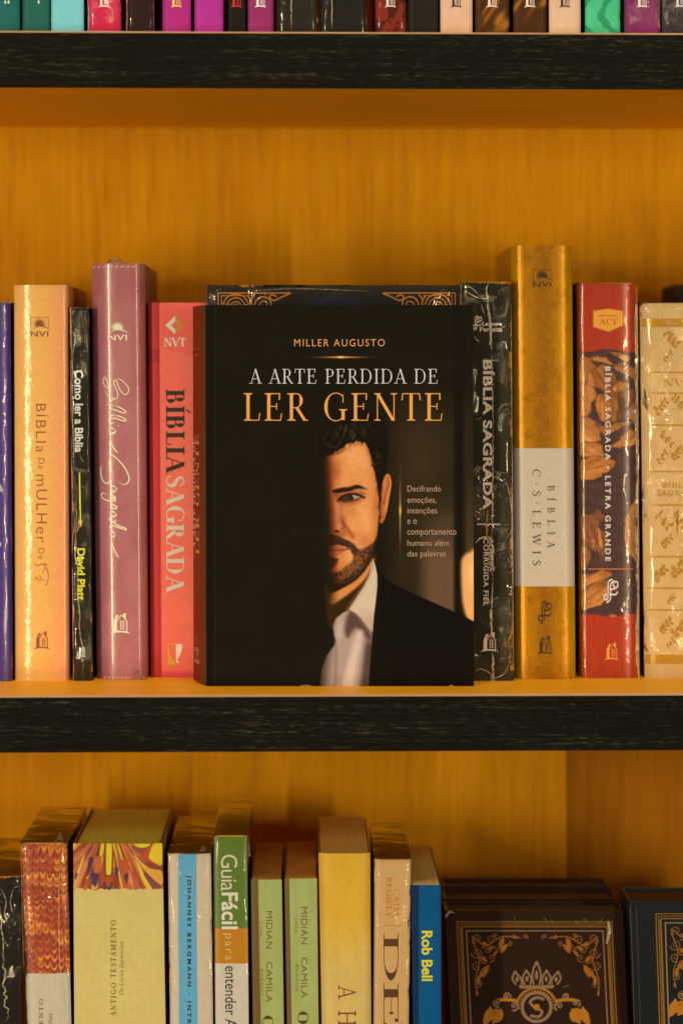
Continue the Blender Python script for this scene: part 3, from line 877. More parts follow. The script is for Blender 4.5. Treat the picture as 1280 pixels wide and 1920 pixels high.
def scrollwork(k, cx, cy, r, turns, d, w, a0=0.0):
    pts = []
    n = int(14 * turns) + 6
    for i in range(n + 1):
        t = i / n; a = a0 + d * turns * 2 * math.pi * t; q = r * (1 - .88 * t)
        pts.append((cx + q * math.cos(a), cy + q * math.sin(a)))
    k.stroke(pts, w, True, 3, 0.0, w * .5)
    k.disc(*pts[-1], w * .8, None, 8)
def leaf(k, x, y, a, l, w):
    ca, sa = math.cos(a), math.sin(a)
    pts = [(0, 0), (.25, w * .8), (.55, w), (.8, w * .55), (1, 0), (.75, -w * .35), (.4, -w * .5)]
    k.poly([(x + l * (p * ca - q * sa), y + l * (p * sa + q * ca)) for p, q in pts])

# dark ornate book behind the portrait book
def p_ornate(px, py):
    C = np.tile(flat((24, 22, 20)), (len(px), 1))
    m = sst(1, .6, np.hypot((px - 630) / 90, (py - 600) / 58))
    C = mixc(C, (32, 27, 58), m * .75)
    return C
root, sp, sf = front_book('black ornate book with bronze scrollwork peeking out above the black portrait book', 388, 862, 535, 392, 866, 1275, y_on(0, 1275) + .006, .035, p_ornate,
    mat_print(.4, .2, .3, 300), 3.0, wrap=FILM_ROUGH)
k = Ink()
for sgn, x0 in ((1, 409), (-1, 853)):
    k = Ink()
    X = lambda q: x0 + sgn * q
    k.stroke([(X(0), 549), (X(136), 549)], 2.0, False); k.stroke([(X(0), 549), (X(0), 680)], 2.0, False); k.stroke([(X(6), 554), (X(60), 554)], 1.4, False); k.stroke([(X(6), 554), (X(6), 680)], 1.4, False)
    k.stroke([(X(136), 549), (X(120), 556), (X(104), 563), (X(96), 557), (X(102), 552), (X(110), 556)], 2.4)
    for rr in (24, 17, 10, 5): k.stroke([(X(33 + rr * math.cos(a)), 575 + rr * math.sin(a)) for a in np.linspace(-math.pi, 0.05, 12)], 2.3, True, 3)
    k.stroke([(X(55), 553), (X(62), 566), (X(60), 580)], 2.6); k.stroke([(X(68), 552), (X(60), 562)], 2.2, False)
    k.stroke([(X(66), 580), (X(72), 562), (X(84), 556), (X(97), 562), (X(99), 576)], 2.6); k.stroke([(X(74), 580), (X(80), 566), (X(91), 566), (X(90), 574), (X(84), 572)], 2.2)
    ink('scroll_ornament', k, sf, (196, 122, 52), sp, .35, 0.3)
creases(root, sf, [([(470, 545), (560, 541), (700, 546)], .8)])

# ------------------------------------------------------------------ the black portrait book
def p_portrait(X, Y):
    n = len(X)
    C = np.tile(flat((23, 19, 11)), (n, 1))
    C = C + ((fbm(X / 40, Y / 40) - .5) * 5)[:, None]
    # binding hinge on the left
    C = mixc(C, (19, 16, 10), 1 - sst(400.5, 402, X))
    C = mixc(C, (40, 36, 20), lmask(X, Y, [(402.5, 560), (403.5, 1300)], 2.2, 1.0, False) * .7)
    # printed backdrop, out of focus
    right = sst(700, 760, X)
    C = mixc(C, (50, 38, 19), right * sst(700, 830, Y) * .75)
    C = mixc(C, (64, 47, 26), np.exp(-((X - 790) / 40) ** 2 - ((Y - 860) / 90) ** 2) * .6)
    C = mixc(C, (112, 80, 55), sst(772, 812, X) * sst(940, 1060, Y) * (1 - sst(850, 856, X)) * .85)
    C = mixc(C, (84, 62, 44), np.exp(-((X - 838) / 26) ** 2 - ((Y - 985) / 40) ** 2) * .6)
    C = mixc(C, (74, 52, 32), sst(870, 878, X) * sst(850, 1010, Y) * .8)
    C = mixc(C, (19, 15, 9), (sst(846, 856, X) * (1 - sst(864, 874, X))) * .93)
    C = mixc(C, (232, 164, 92), pmask(X, Y, [(864, 1060), (870, 1042), (880, 1036), (900, 1036), (905, 1175), (880, 1165), (867, 1130)], 5))
    C = mixc(C, (246, 196, 130), np.exp(-((X - 884) / 9) ** 2 - ((Y - 1075) / 30) ** 2) * .7)
    # jacket
    C = mixc(C, (15, 12, 8), pmask(X, Y, [(697, 1050), (706, 1062), (722, 1084), (745, 1099), (790, 1120), (840, 1142), (890, 1166), (900, 1300), (686, 1300), (694, 1190), (702, 1120)], 1.6, False))
    C = mixc(C, (24, 21, 16), lmask(X, Y, [(708, 1075), (712, 1110), (704, 1180), (698, 1240)], 4, 3) * .6)
    # neck, lit band and shadow
    C = mixc(C, (52, 32, 11), pmask(X, Y, [(616, 1085), (700, 1040), (701, 1062), (684, 1100), (654, 1142), (632, 1158), (618, 1178), (612, 1140)], 3))
    C = mixc(C, (212, 132, 66), pmask(X, Y, [(624, 1112), (650, 1098), (675, 1080), (699, 1048), (697, 1062), (684, 1086), (662, 1107), (640, 1123), (622, 1134), (616, 1126)], 3.4) * sst(610, 640, X))
    C = mixc(C, (150, 86, 36), lmask(X, Y, [(698, 1060), (687, 1086), (668, 1114), (650, 1142)], 2.5, 1.6) * .7)
    # shirt
    sh = pmask(X, Y, [(652, 1144), (640, 1151), (629, 1160), (623.5, 1174), (626, 1192), (629, 1201), (626, 1211), (612, 1230), (603, 1255), (598, 1300), (690, 1300), (694, 1240), (698, 1190), (684, 1164), (668, 1150)], 1.6, False)
    scol = np.tile(flat((168, 142, 124)), (n, 1))
    scol = mixc(scol, (196, 170, 150), np.exp(-((X - 634) / 9) ** 2 - ((Y - 1178) / 20) ** 2))
    scol = mixc(scol, (92, 64, 50), pmask(X, Y, [(654, 1148), (668, 1152), (690, 1180), (697, 1195), (690, 1200), (668, 1178), (652, 1196), (646, 1180)], 6))
    scol = mixc(scol, (206, 178, 156), pmask(X, Y, [(672, 1184), (680, 1186), (676, 1215), (668, 1250), (660, 1300), (640, 1300), (652, 1240), (662, 1205)], 7))
    scol = mixc(scol, (72, 54, 42), sst(676, 690, X + (Y - 1220) * .12) * sst(1186, 1215, Y) * .9)
    scol = mixc(scol, (120, 98, 82), lmask(X, Y, [(628, 1204), (630, 1230), (627, 1300)], 5, 3) * .6)
    scol = mixc(scol, (60, 46, 34), 1 - sst(600, 632, X - (Y - 1230) * -.12) )
    C = C * (1 - sh[:, None]) + scol * sh[:, None]
    C = mixc(C, (150, 128, 110), lmask(X, Y, [(627, 1200), (629, 1240), (627, 1290)], 1.0, .8) * .6)
    col = pmask(X, Y, [(699, 1048), (704, 1062), (707, 1080), (707, 1100), (704, 1130), (701, 1152), (698, 1187), (690, 1177), (678, 1160), (667, 1150), (653, 1143), (668, 1120), (682, 1099), (692, 1079)], 1.1, False)
    C = mixc(C, (206, 180, 148), col)
    C = mixc(C, (172, 142, 116), col * sst(1130, 1190, Y) * .8)
    C = mixc(C, (176, 144, 112), col * lmask(X, Y, [(653, 1143), (668, 1120), (692, 1079), (699, 1048)], 6, 3) * .7)
    # face
    fpts = [(606, 856), (622, 848), (640, 839), (654, 829), (670, 826), (684, 829), (691, 842), (695, 857), (703, 880), (707, 905), (710, 935), (711, 960), (710, 978), (709, 990), (706, 1012), (700, 1036), (693, 1056), (683, 1072), (665, 1090), (648, 1100), (628, 1110), (612, 1108), (606, 1000)]
    fm = pmask(X, Y, fpts, 1.5, False)
    sk = np.tile(flat((222, 142, 76)), (n, 1))
    sk = sk + ((fbm(X / 7, Y / 7, 3) - .5) * 14)[:, None] + ((fbm(X / 30, Y / 30, 2) - .5) * 16)[:, None]
    sk = mixc(sk, (232, 160, 94), np.exp(-((X - 665) / 22) ** 2 - ((Y - 862) / 24) ** 2) * .75)
    sk = mixc(sk, (234, 160, 92), np.exp(-((X - 690) / 14) ** 2 - ((Y - 975) / 26) ** 2) * .7)
    sk = mixc(sk, (196, 112, 62), np.exp(-((X - 660) / 12) ** 2 - ((Y - 960) / 12) ** 2) * .55)
    sk = mixc(sk, (186, 100, 44), np.exp(-((X - 706) / 6) ** 2 - ((Y - 930) / 60) ** 2) * .6)
    sk = mixc(sk, (182, 96, 50), np.exp(-((X - 628) / 9) ** 2 - ((Y - 884) / 16) ** 2) * .75)
    sk = mixc(sk, (178, 96, 48), lmask(X, Y, [(626, 852), (648, 843), (662, 834), (684, 834), (691, 850), (696, 866)], 7, 4) * .55)
    # eye socket
    sk = mixc(sk, (150, 78, 38), pmask(X, Y, [(629, 922), (655, 918), (682, 922), (682, 934), (664, 944), (640, 944), (630, 938)], 5) * .75)
    sk = mixc(sk, (214, 134, 78), lmask(X, Y, [(640, 925.5), (655, 922.5), (672, 923)], 3, 1.5) * .7)
    sk = mixc(sk, (176, 96, 48), lmask(X, Y, [(640, 946), (655, 948), (668, 942)], 5, 3) * .6)
    # nose
    sk = mixc(sk, (230, 156, 108), pmask(X, Y, [(622, 935), (630, 942), (636, 962), (642, 980), (640, 990), (624, 990), (620, 960)], 5) * .75)
    sk = mixc(sk, (208, 116, 84), np.exp(-((X - 635) / 4) ** 2 - ((Y - 977) / 4) ** 2) * .6)
    sk = mixc(sk, (158, 78, 36), lmask(X, Y, [(641, 972), (645, 984), (653, 995), (660, 1005)], 8, 7) * .85)
    sk = mixc(sk, (128, 58, 26), lmask(X, Y, [(643, 979), (648, 988), (656, 998), (661, 1006)], 3, 3.0) * .35)
    sk = mixc(sk, (120, 52, 24), lmask(X, Y, [(642, 978), (645, 987), (641, 992)], 3.2, 2.2) * .7)
    sk = mixc(sk, (170, 92, 54), pmask(X, Y, [(618, 1000), (632, 998), (646, 994), (650, 1004), (640, 1008), (622, 1006)], 4) * .7)
    sk = mixc(sk, (38, 18, 10), pmask(X, Y, [(626, 995.5), (631, 993.6), (637, 996), (634, 998.3), (629, 997.6)], 1.2) * .9)
    sk = mixc(sk, (186, 98, 52), np.exp(-((X - 640) / 5) ** 2 - ((Y - 952) / 16) ** 2) * .5)
    sk = mixc(sk, (190, 104, 50), sst(684, 708, X + (Y - 940) * -.02) * sst(900, 960, Y) * .55)
    sk = mixc(sk, (178, 92, 46), np.exp(-((X - 684) / 14) ** 2 - ((Y - 1016) / 16) ** 2) * .5)
    sk = mixc(sk, (190, 108, 56), sst(684, 700, X) * (1 - sst(880, 930, Y)) * .5)
    sk = mixc(sk, (240, 176, 112), np.exp(-((X - 676) / 9) ** 2 - ((Y - 955) / 9) ** 2) * .35)
    sk = mixc(sk, (206, 124, 70), lmask(X, Y, [(634, 868), (655, 872), (680, 868)], 2.5, 2.5) * .35)
    sk = mixc(sk, (206, 124, 70), lmask(X, Y, [(636, 886), (655, 890), (684, 884)], 2.5, 2.5) * .35)
    sk = sk + ((vnoise(X / 1.7, Y / 1.7) - .5) * 13)[:, None]
    # lips
    lip = pmask(X, Y, [(612, 1027), (622, 1023.5), (630, 1024.5), (640, 1026), (652, 1029.5), (642, 1036), (630, 1043), (612, 1045)], 2.0)
    sk = mixc(sk, (182, 96, 66), lip * .9)
    sk = mixc(sk, (112, 46, 34), lmask(X, Y, [(610, 1033.5), (625, 1032.5), (640, 1031.5), (653, 1029.5)], 1.7, 1.0))
    sk = mixc(sk, (212, 130, 98), lmask(X, Y, [(616, 1038), (628, 1037.5), (636, 1035.5)], 2.2, 1.6) * .7)
    # beard: stubble that thickens to the jaw
    st = fbm(X / 1.5 + Y / 9, Y / 2.6, 2)
    bz = pmask(X, Y, [(711, 970), (707, 1000), (701, 1016), (690, 1024), (678, 1030), (667, 1030), (661, 1050), (650, 1060), (638, 1070), (626, 1074), (612, 1080), (612, 1114), (650, 1104), (680, 1082), (700, 1050), (716, 1000)], 3.5)
    jaw = lmask(X, Y, [(710, 972), (707, 1012), (697, 1048), (680, 1074), (655, 1094), (624, 1106)], 17, 8)
    den = np.clip(bz * (.45 + .45 * sst(.32, .68, st)) + bz * jaw * .45, 0, .96)
    sk = mixc(sk, (44, 26, 15), den)
    sk = mixc(sk, (44, 28, 18), np.clip(pmask(X, Y, [(610, 1004), (628, 1003.5), (642, 1009), (655, 1015), (665, 1022), (670.5, 1031), (668, 1042), (662, 1041), (656, 1031), (645, 1024.5), (630, 1022), (610, 1024)], 2.6) * (.72 + .5 * sst(.4, .6, st)), 0, .97))
    sk = mixc(sk, (52, 32, 20), np.clip(pmask(X, Y, [(610, 1046), (630, 1046.5), (634, 1051), (627, 1062), (610, 1068)], 3) * (.75 + .5 * sst(.4, .6, st)), 0, .95))
    sk = mixc(sk, (120, 70, 38), pmask(X, Y, [(664, 1038), (674, 1034), (676, 1060), (650, 1076), (640, 1072), (658, 1060)], 4) * sst(.35, .7, st) * .7)
    # brow
    bw = pmask(X, Y, [(624, 919), (640, 914.5), (655, 912.6), (668, 909), (679, 911.8), (690, 918), (680, 917.5), (668, 916.5), (655, 921.5), (640, 923.5), (626, 924)], 2.0)
    sk = mixc(sk, (30, 17, 10), np.clip(bw * (1.0 - .5 * sst(668, 690, X)) * (.78 + .4 * sst(.3, .6, fbm(X / 1.6 + Y / 3, Y / 4, 2))), 0, .93))
    # eye
    ey = pmask(X, Y, [(635, 938.5), (641, 931.5), (655, 927.5), (668, 928), (677, 931.5), (668, 936), (657, 939.5), (644, 940)], 1.2)
    sk = mixc(sk, (66, 42, 28), ey)
    sk = mixc(sk, (190, 160, 138), pmask(X, Y, [(664, 931), (670, 930), (675, 931.8), (669, 934.5), (663, 936)], 1.1) * .85)
    sk = mixc(sk, (44, 28, 16), ey * (1 - sst(5.6, 7.0, np.hypot(X - 656.5, Y - 932.5))))
    sk = mixc(sk, (86, 62, 40), ey * np.exp(-((X - 653) / 2.4) ** 2 - ((Y - 934) / 2.4) ** 2) * .8)
    sk = mixc(sk, (240, 232, 220), 1 - sst(.9, 1.9, np.hypot(X - 663, (Y - 930) * .8)))
    sk = mixc(sk, (22, 13, 8), lmask(X, Y, [(633, 939.5), (641, 930.5), (655, 925.5), (669, 926), (680, 932), (684, 933)], 3.0, 1.3))
    sk = mixc(sk, (70, 38, 22), lmask(X, Y, [(640, 941.5), (655, 942), (668, 937.5), (676, 933)], 1.5, 1.1) * .85)
    sk = mixc(sk, (160, 92, 52), lmask(X, Y, [(640, 926), (656, 921.8), (671, 922.5), (682, 928)], 1.1, .8) * .7)
    # the dark half of the face as printed
    x_edge = np.interp(Y, [820, 860, 900, 940, 960, 1000, 1030, 1060, 1085, 1110], [604, 610, 612, 614, 616, 617, 615, 617, 622, 628])
    fall = sst(-6, 19, X - x_edge)
    dk = (1 - sst(6, 40, X - x_edge))[:, None]
    sk = sk * (1 - dk * np.array([.14, .24, .30]))
    sk = sk * (.0 + fall[:, None]) * np.array([1, .55, .3]) ** (1 - fall[:, None]) + flat((27, 23, 14)) * (1 - fall[:, None])
    C = C * (1 - fm[:, None]) + sk * fm[:, None]
    # ear
    em = pmask(X, Y, [(717, 906), (721, 894), (726, 888.5), (731, 892), (733.5, 907), (730.5, 926), (726.5, 950), (722, 970), (716, 980.5), (711.5, 977), (712, 955), (714, 928)], 1.0)
    C = mixc(C, (206, 116, 58), em)
    C = mixc(C, (160, 78, 34), em * sst(940, 975, Y) * .5)
    C = mixc(C, (120, 54, 24), em * lmask(X, Y, [(716, 912), (714, 940), (713, 970)], 4, 3) * .7)
    C = mixc(C, (150, 66, 26), em * lmask(X, Y, [(727, 896), (728, 908), (723, 924), (719, 946)], 3.5, 2) * .8)
    C = mixc(C, (236, 154, 94), em * lmask(X, Y, [(731, 898), (732, 910), (727, 938), (723, 960)], 1.6, 1.0) * .8)
    # hair
    hx = X + 7 * (fbm(X / 3, Y / 9, 2) - .5); hy = Y + 8 * (fbm(X / 2.2 + 40, Y / 8, 2) - .5)
    hm = pmask(hx, hy, [(597, 850), (597, 826), (602, 802), (617, 782), (648, 770), (690, 770), (715, 782), (724, 803), (727.5, 830), (726.5, 860), (722, 886), (716, 905), (713.5, 930), (712, 978), (709.5, 960), (708, 925), (704.5, 892), (697, 866), (693, 846), (687, 832), (672, 827.5), (655, 831), (645, 839), (630, 848), (612, 858)], 2.6, False)
    hs = fbm((X + (Y - 800) * .35) / 2.6, (Y - X * .15) / 16, 3)
    hc = np.tile(flat((20, 15, 9)), (n, 1))
    hc = mixc(hc, (82, 58, 36), sst(.50, .80, hs) * np.exp(-((X - 655) / 36) ** 2 - ((Y - 815) / 24) ** 2))
    hc = mixc(hc, (62, 42, 22), sst(.5, .75, fbm(X / 3, Y / 4, 2)) * np.exp(-((X - 705) / 9) ** 2 - ((Y - 865) / 28) ** 2))
    C = C * (1 - hm[:, None]) + hc * hm[:, None]
    for p in ([(628, 805), (632, 814), (637, 820)], [(604, 818), (612, 830), (622, 836)], [(655, 795), (666, 800), (672, 810)], [(650, 808), (662, 809), (668, 815)], [(690, 790), (692, 800), (697, 806)], [(608, 832), (618, 838), (632, 838)], [(672, 796), (680, 804), (684, 814)]):
        C = mixc(C, (84, 60, 38), lmask(X, Y, p, 1.3, 1.2) * .5)
    for p in ([(648, 838), (642, 846), (632, 852)], [(640, 842), (634, 848), (626, 853)], [(660, 829), (655, 836)], [(676, 827), (677, 833)]):
        C = mixc(C, (70, 40, 22), lmask(X, Y, p, 1.2, .9) * .7)
    # printed light streaks
    g = np.exp(-((X - 640) / 38) ** 2) * (1 - sst(.5, 1.6, np.abs(Y - 669.5)))
    C = mixc(C, (206, 132, 62), np.clip(g * 1.1, 0, 1))
    C = mixc(C, (255, 205, 120), np.exp(-((X - 639) / 7) ** 2 - ((Y - 669.5) / 1.9) ** 2))
    g = np.exp(-((Y - 962) / 55) ** 2) * (1 - sst(.4, 1.3, np.abs(X - 750)))
    C = mixc(C, (196, 132, 76), np.clip(g, 0, 1))
    C = mixc(C, (250, 180, 60), np.exp(-((X - 750) / 2.0) ** 2 - ((Y - 957) / 9) ** 2))
    sp_ = rng.random(n)
    C = mixc(C, (90, 82, 62), (sp_ > .9997) * .6)
    return np.clip(C, 0, 255)

YM = y_on(0, 1287)
msf = Surf(385, 886.5, 571.5, 386.5, 888, 1287, YM)
mth = 0.035
def mpt(px, py, Y):
    x, z = xz(px, py, Y); return (float(x), Y, float(z))
c0 = mpt(637, 1287, YM)
mroot = thing('book', (c0[0], YM + mth / 2, 0.0), 'black paperback facing out with a half lit bearded man in a suit on its cover', 'book')
mfc = printed('front_cover', msf, p_portrait, mat_print(.6, .05, .1, 1500), mroot, 1.35)
# slanted spine on the left, wine red where the neighbour's reflection is painted into the colour
YS = YM + mth
Lx_t, Lx_b = 361.5, 363.5
def spine_pt(px, py):
    """the spine face: from the front edge (px 385) back to px 362"""
    px = np.asarray(px, float); py = np.asarray(py, float)
    t = (py - 571.5) / (1287 - 571.5)
    fx = 385 + 1.5 * t; bx = Lx_t + 2 * t
    q = (fx - px) / (fx - bx)
    xf, zf = xz(fx, py, YM)
    zz = zf
    xb, _ = xz(bx, py, YS)
    bow = -0.0006 * np.sin(np.pi * np.clip(q, 0, 1))
    return np.stack([xf + (xb - xf) * q + bow, YM + (YS - YM) * q, zz], -1)
nu, nv = 14, 240
uu, vv = np.meshgrid(np.linspace(0, 1, nu), np.linspace(571.5, 1287, nv))
tt = (vv - 571.5) / 715.5
fx = 385 + 1.5 * tt; bx = Lx_t + 2 * tt
pxs = fx + (bx - fx) * uu
P = spine_pt(pxs.ravel(), vv.ravel())
C = np.tile(flat((112, 62, 24)), (nu * nv, 1))
C = mixc(C, (150, 44, 24), np.clip(1.15 - np.abs(uu.ravel() - .72) * 2.2, 0, 1) * .9)
class SpineSurf:
    def pt(s, px, py, off=0): 
        p = spine_pt(px, py); p[:, 0] -= 0.0002; return p
msp = mesh('spine', P, grid_faces(nu, nv), mat_print(.6, .06, .1, 800), mroot, True, A(C))
ssf = SpineSurf()
def ink_side(name, k, rgb):
    v = np.array(k.v, float); p = ssf.pt(v[:, 0], v[:, 1]); p[:, 0] -= v[:, 2] * 4e-6
    return mesh(name, p, k.f, mat(rgb, .45), msp)
ink_side('lettering', fit(serif('LER GENTE', .17, .06, .1), 369.0, 815, 376.2, 1044, -1), (226, 150, 60))
ink_side('lettering', fit(serif('A ARTE PERDIDA DE', .15, .06, .1), 363.4, 824, 368.2, 1034, -1), (205, 196, 186))
k = Ink(); k.stroke([(364.5, 666), (376, 665)], 1.0, False); k.poly([(369.5, 664), (371, 662.5), (372.5, 664), (371, 668)]); k.add(fit(sans('MILLER AUGUSTO'), 363.5, 652, 376, 655.5), lambda u, v: (u, v))
ink_side('lettering', k, (178, 98, 58)); k = Ink(); k.stroke([(364.5, 1203), (377, 1205.5)], .8, False); k.disc(371, 1204.4, 1.2)
ink_side('rule_line', k, (178, 98, 58))
k = Ink(); k.stroke([(368, 1230), (368.2, 1224), (371, 1221.5), (374, 1224.5), (373.6, 1231), (371.5, 1236)], 1.3); k.disc(371, 1227, 1.3, 2.2); k.poly([(370, 1233), (372.4, 1233), (371.4, 1240)])
for i in range(5): k.poly([(366.8 + i * 1.9, 1243.5), (368.1 + i * 1.9, 1243.5), (368.1 + i * 1.9, 1251.5), (366.8 + i * 1.9, 1251.5)])
ink_side('emblem', k, (178, 140, 120))
# back cover and pages
fl, fr = mpt(385, 571.5, YM), mpt(886.5, 571.5, YM); fbl, fbr = mpt(386.5, 1287, YM), mpt(888, 1287, YM)
bl, bbl = spine_pt(np.array([Lx_t]), np.array([571.5]))[0], spine_pt(np.array([Lx_t + 2.0]), np.array([1287.0]))[0]
shx = bl[0] - fl[0]
def prism(f4, Ya, Yb, shrink, ztop):
    """block between the covers following the slant of the spine"""
    qa, qb = (Ya - YM) / mth, (Yb - YM) / mth
    (x0, z0), (x1, z1) = (f4[0][0] + shrink, f4[0][2] - ztop), (f4[1][0] - shrink * .3, f4[1][2] - ztop)
    (x2, z2), (x3, z3) = (f4[2][0] + shrink, f4[2][2]), (f4[3][0] - shrink * .3, f4[3][2])
    v = []
    for Yq, q in ((Ya, qa), (Yb, qb)):
        s = shx * q
        v += [(x0 + s, Yq, z0), (x1 + s, Yq, z1), (x3 + s, Yq, z3), (x2 + s, Yq, z2)]
    return v, [(0, 3, 2, 1), (4, 5, 6, 7), (0, 1, 5, 4), (1, 2, 6, 5), (2, 3, 7, 6), (3, 0, 4, 7)]
f4 = (fl, fr, fbl, fbr)
v, f = prism(f4, YM + .0002, YM + .0006, 0.0, 0.0); mesh('cover_card', v, f, mat((182, 150, 112), .7), mroot)
v, f = prism(f4, YM + .0007, YS - .0007, .0006, .0002); mesh('page_block', v, f, PAGES, mroot)
v, f = prism(f4, YS - .0006, YS, 0.0, 0.0); mesh('back_cover', v, f, mat((26, 22, 14), .5), mroot)
# cover lettering
ink('lettering', fit(sans('MILLER AUGUSTO', -.004, 1.25), 551.5, 635.5, 721, 649), msf, (214, 148, 78), mfc)
ink('lettering', fit(serif('A ARTE PERDIDA DE', .10, .036, .10), 467, 691.5, 820, 719), msf, (198, 192, 188), mfc)
ink('lettering', fit(serif('LER GENTE', .115, .032, .12), 457, 736, 829, 789.5), msf, (226, 150, 58), mfc)
k = Ink()
for txt, x1, y0, y1 in (('Decifrando', 826, 910.5, 921.5), ('emoções,', 818, 932, 945.5), ('intenções', 819, 952, 965.5), ('e o', 781, 974, 982.5), ('comportamento', 855, 993, 1006.5), ('humano além', 841, 1012.5, 1023.5), ('das palavras', 835, 1032.5, 1047)):
    ink('lettering', fit(sans(txt, -.004), 763.5, y0, x1, y1), msf, (178, 142, 108), mfc)
for pts in ([(563, 1286.6), (572, 1285.0), (583, 1286.4)], [(842, 1287), (845, 1285), (850, 1286.6)]): ink('scuff', Ink().stroke(pts, 1.0), msf, (170, 150, 120), mfc)

# ================================================================== middle shelf, right
root, sp, sf = spine_book('black book in crumpled plastic with a torn pale seam between portrait book and gold book', 866, 957, 529, 872, 963, 1277, y_on(0, 1277),
    lambda px, py: mixc(np.tile(flat((32, 28, 18)), (len(px), 1)), (44, 40, 22), sst(925, 950, px) * .6), mat_print(.5, .12, .2, 300), bulge=.0015, side=mat((40, 36, 24), .4), wrap=FILM_ROUGH)
WH = (208, 182, 152)
ink('lettering', fit(sans('BÍBLIA SAGRADA', .03, 1.05), 905, 675, 926.5, 955, 1), sf, WH, sp)
ink('lettering', fit(sans('CORRIGIDA FIEL', .015, 1.1), 906, 1009, 915.5, 1136, 1), sf, WH, sp)
ink('lettering', fit(sans('ALMEIDA', .01, 1.1), 916.5, 1010, 924.5, 1072, 1), sf, WH, sp)
ink('lettering', fit(sans('Leitura', .02), 904, 602.5, 941, 610.5), sf, WH, sp); ink('lettering', fit(sans('Perfeita', .02), 899, 612.5, 941, 621.5), sf, WH, sp); ink('rule_line', Ink().stroke([(894, 983), (937, 983)], 2.0, False), sf, WH, sp)
ink('emblem', fit(em_curl(), 885, 591, 903, 620), sf, WH, sp)
ink('emblem', fit(em_house(), 901, 1186, 933.5, 1222), sf, WH, sp)
creases(root, sf, [([(916, 530), (911, 542), (914, 560), (914, 575), (917, 592), (919, 620), (920, 645), (921, 658)], 4.6), (wobble(921, 655, 924, 800, 14, .6, 8), 2.2), (wobble(924, 800, 922, 1010, 30, 1.2, 9), 2.2), (wobble(922, 1005, 923, 1080, 14, 2.6, 10), 4.4), (wobble(923, 1080, 921, 1180, 16, 1.0, 11), 2.4),
    (wobble(921, 1125, 920, 1200, 10, 1.6, 12), 3.6), (wobble(922, 1222, 926, 1276, 8, 1.6, 13), 4.4), ([(889, 1020), (900, 1009), (914, 1007), (922, 1010)], 4.0), ([(958, 535), (958.5, 700), (960, 900), (961, 1100), (963, 1272)], 1.5), ([(922, 893), (932, 895), (941, 901)], 3.0), ([(921, 675), (929, 676), (934, 673)], 2.2),
    ([(872, 545), (890, 556), (908, 560), (914, 558)], 2.4), ([(870, 535), (884, 540), (896, 552)], 1.6), ([(902, 570), (905, 582), (908, 587)], 1.8), ([(935, 543), (936, 551)], 2.6), ([(943, 538), (944, 552)], 2.2), ([(889, 1262), (900, 1254), (918, 1262), (924, 1272), (945, 1262), (955, 1240)], 1.6), ([(950, 906), (955, 930), (960, 965)], 1.4), ([(889, 630), (893, 637), (900, 640)], 1.6)])
tuft(root, 924, 1279, sf.Y - .0013, 12, 22, 8, .001)

# gold foil book with a white band
def p_gold(px, py):
    C = np.tile(flat((190, 122, 0)), (len(px), 1))
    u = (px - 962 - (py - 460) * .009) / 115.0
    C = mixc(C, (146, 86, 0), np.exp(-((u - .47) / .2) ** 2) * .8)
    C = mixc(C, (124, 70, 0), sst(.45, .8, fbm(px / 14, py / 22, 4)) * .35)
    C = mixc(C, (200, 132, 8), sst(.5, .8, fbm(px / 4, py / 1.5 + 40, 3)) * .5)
    C = mixc(C, (200, 150, 2), sst(.78, .97, u) * .9)  # highlights along both spine edges, here and below, put into the colour
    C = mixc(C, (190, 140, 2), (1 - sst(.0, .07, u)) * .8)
    C = mixc(C, (194, 174, 142), ((py > 841) & (py < 1099)) * 1.0)
    return C
def gold_mat():
    m = mat_print(.36, .3, .22, 900, weave=0, metallic=.0).copy(); m.name = 'gold_foil_cloth'
    nt = m.node_tree; N, L = nt.nodes, nt.links; b = N['Principled BSDF']
    at = [n for n in N if n.type == 'ATTRIBUTE'][0]
    sx = N.new('ShaderNodeSeparateColor'); L.new(at.outputs['Color'], sx.inputs[0])
    mr = N.new('ShaderNodeMapRange'); mr.inputs[1].default_value = .10; mr.inputs[2].default_value = .35; mr.inputs[3].default_value = .34; mr.inputs[4].default_value = 0
    L.new(sx.outputs[2], mr.inputs[0]); L.new(mr.outputs[0], b.inputs['Metallic'])
    return m
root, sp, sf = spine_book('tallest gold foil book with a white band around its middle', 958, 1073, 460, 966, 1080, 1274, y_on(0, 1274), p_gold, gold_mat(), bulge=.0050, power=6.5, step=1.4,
    side=mat((190, 130, 20), .3, metallic=.5))
BK = (48, 32, 10)
ink('emblem', fit(em_sun(True), 999, 504, 1037, 538), sf, BK, sp)
ink('lettering', fit(serif('BÍBLIA', .12, .045, .75), 1026, 910, 1044, 1028, 1), sf, (62, 50, 34), sp)
ink('lettering', fit(serif('C·S·LEWIS', .12, .045, .6), 998, 880, 1013.5, 1060, 1), sf, (62, 50, 34), sp)
ink('emblem', fit(em_curl(), 1008, 1126, 1034, 1171), sf, BK, sp)
ink('emblem', fit(em_house(), 1006, 1192, 1037, 1227), sf, BK, sp)
tuft(root, 1076, 500, sf.Y + .004, 7, 12, 12, .002)

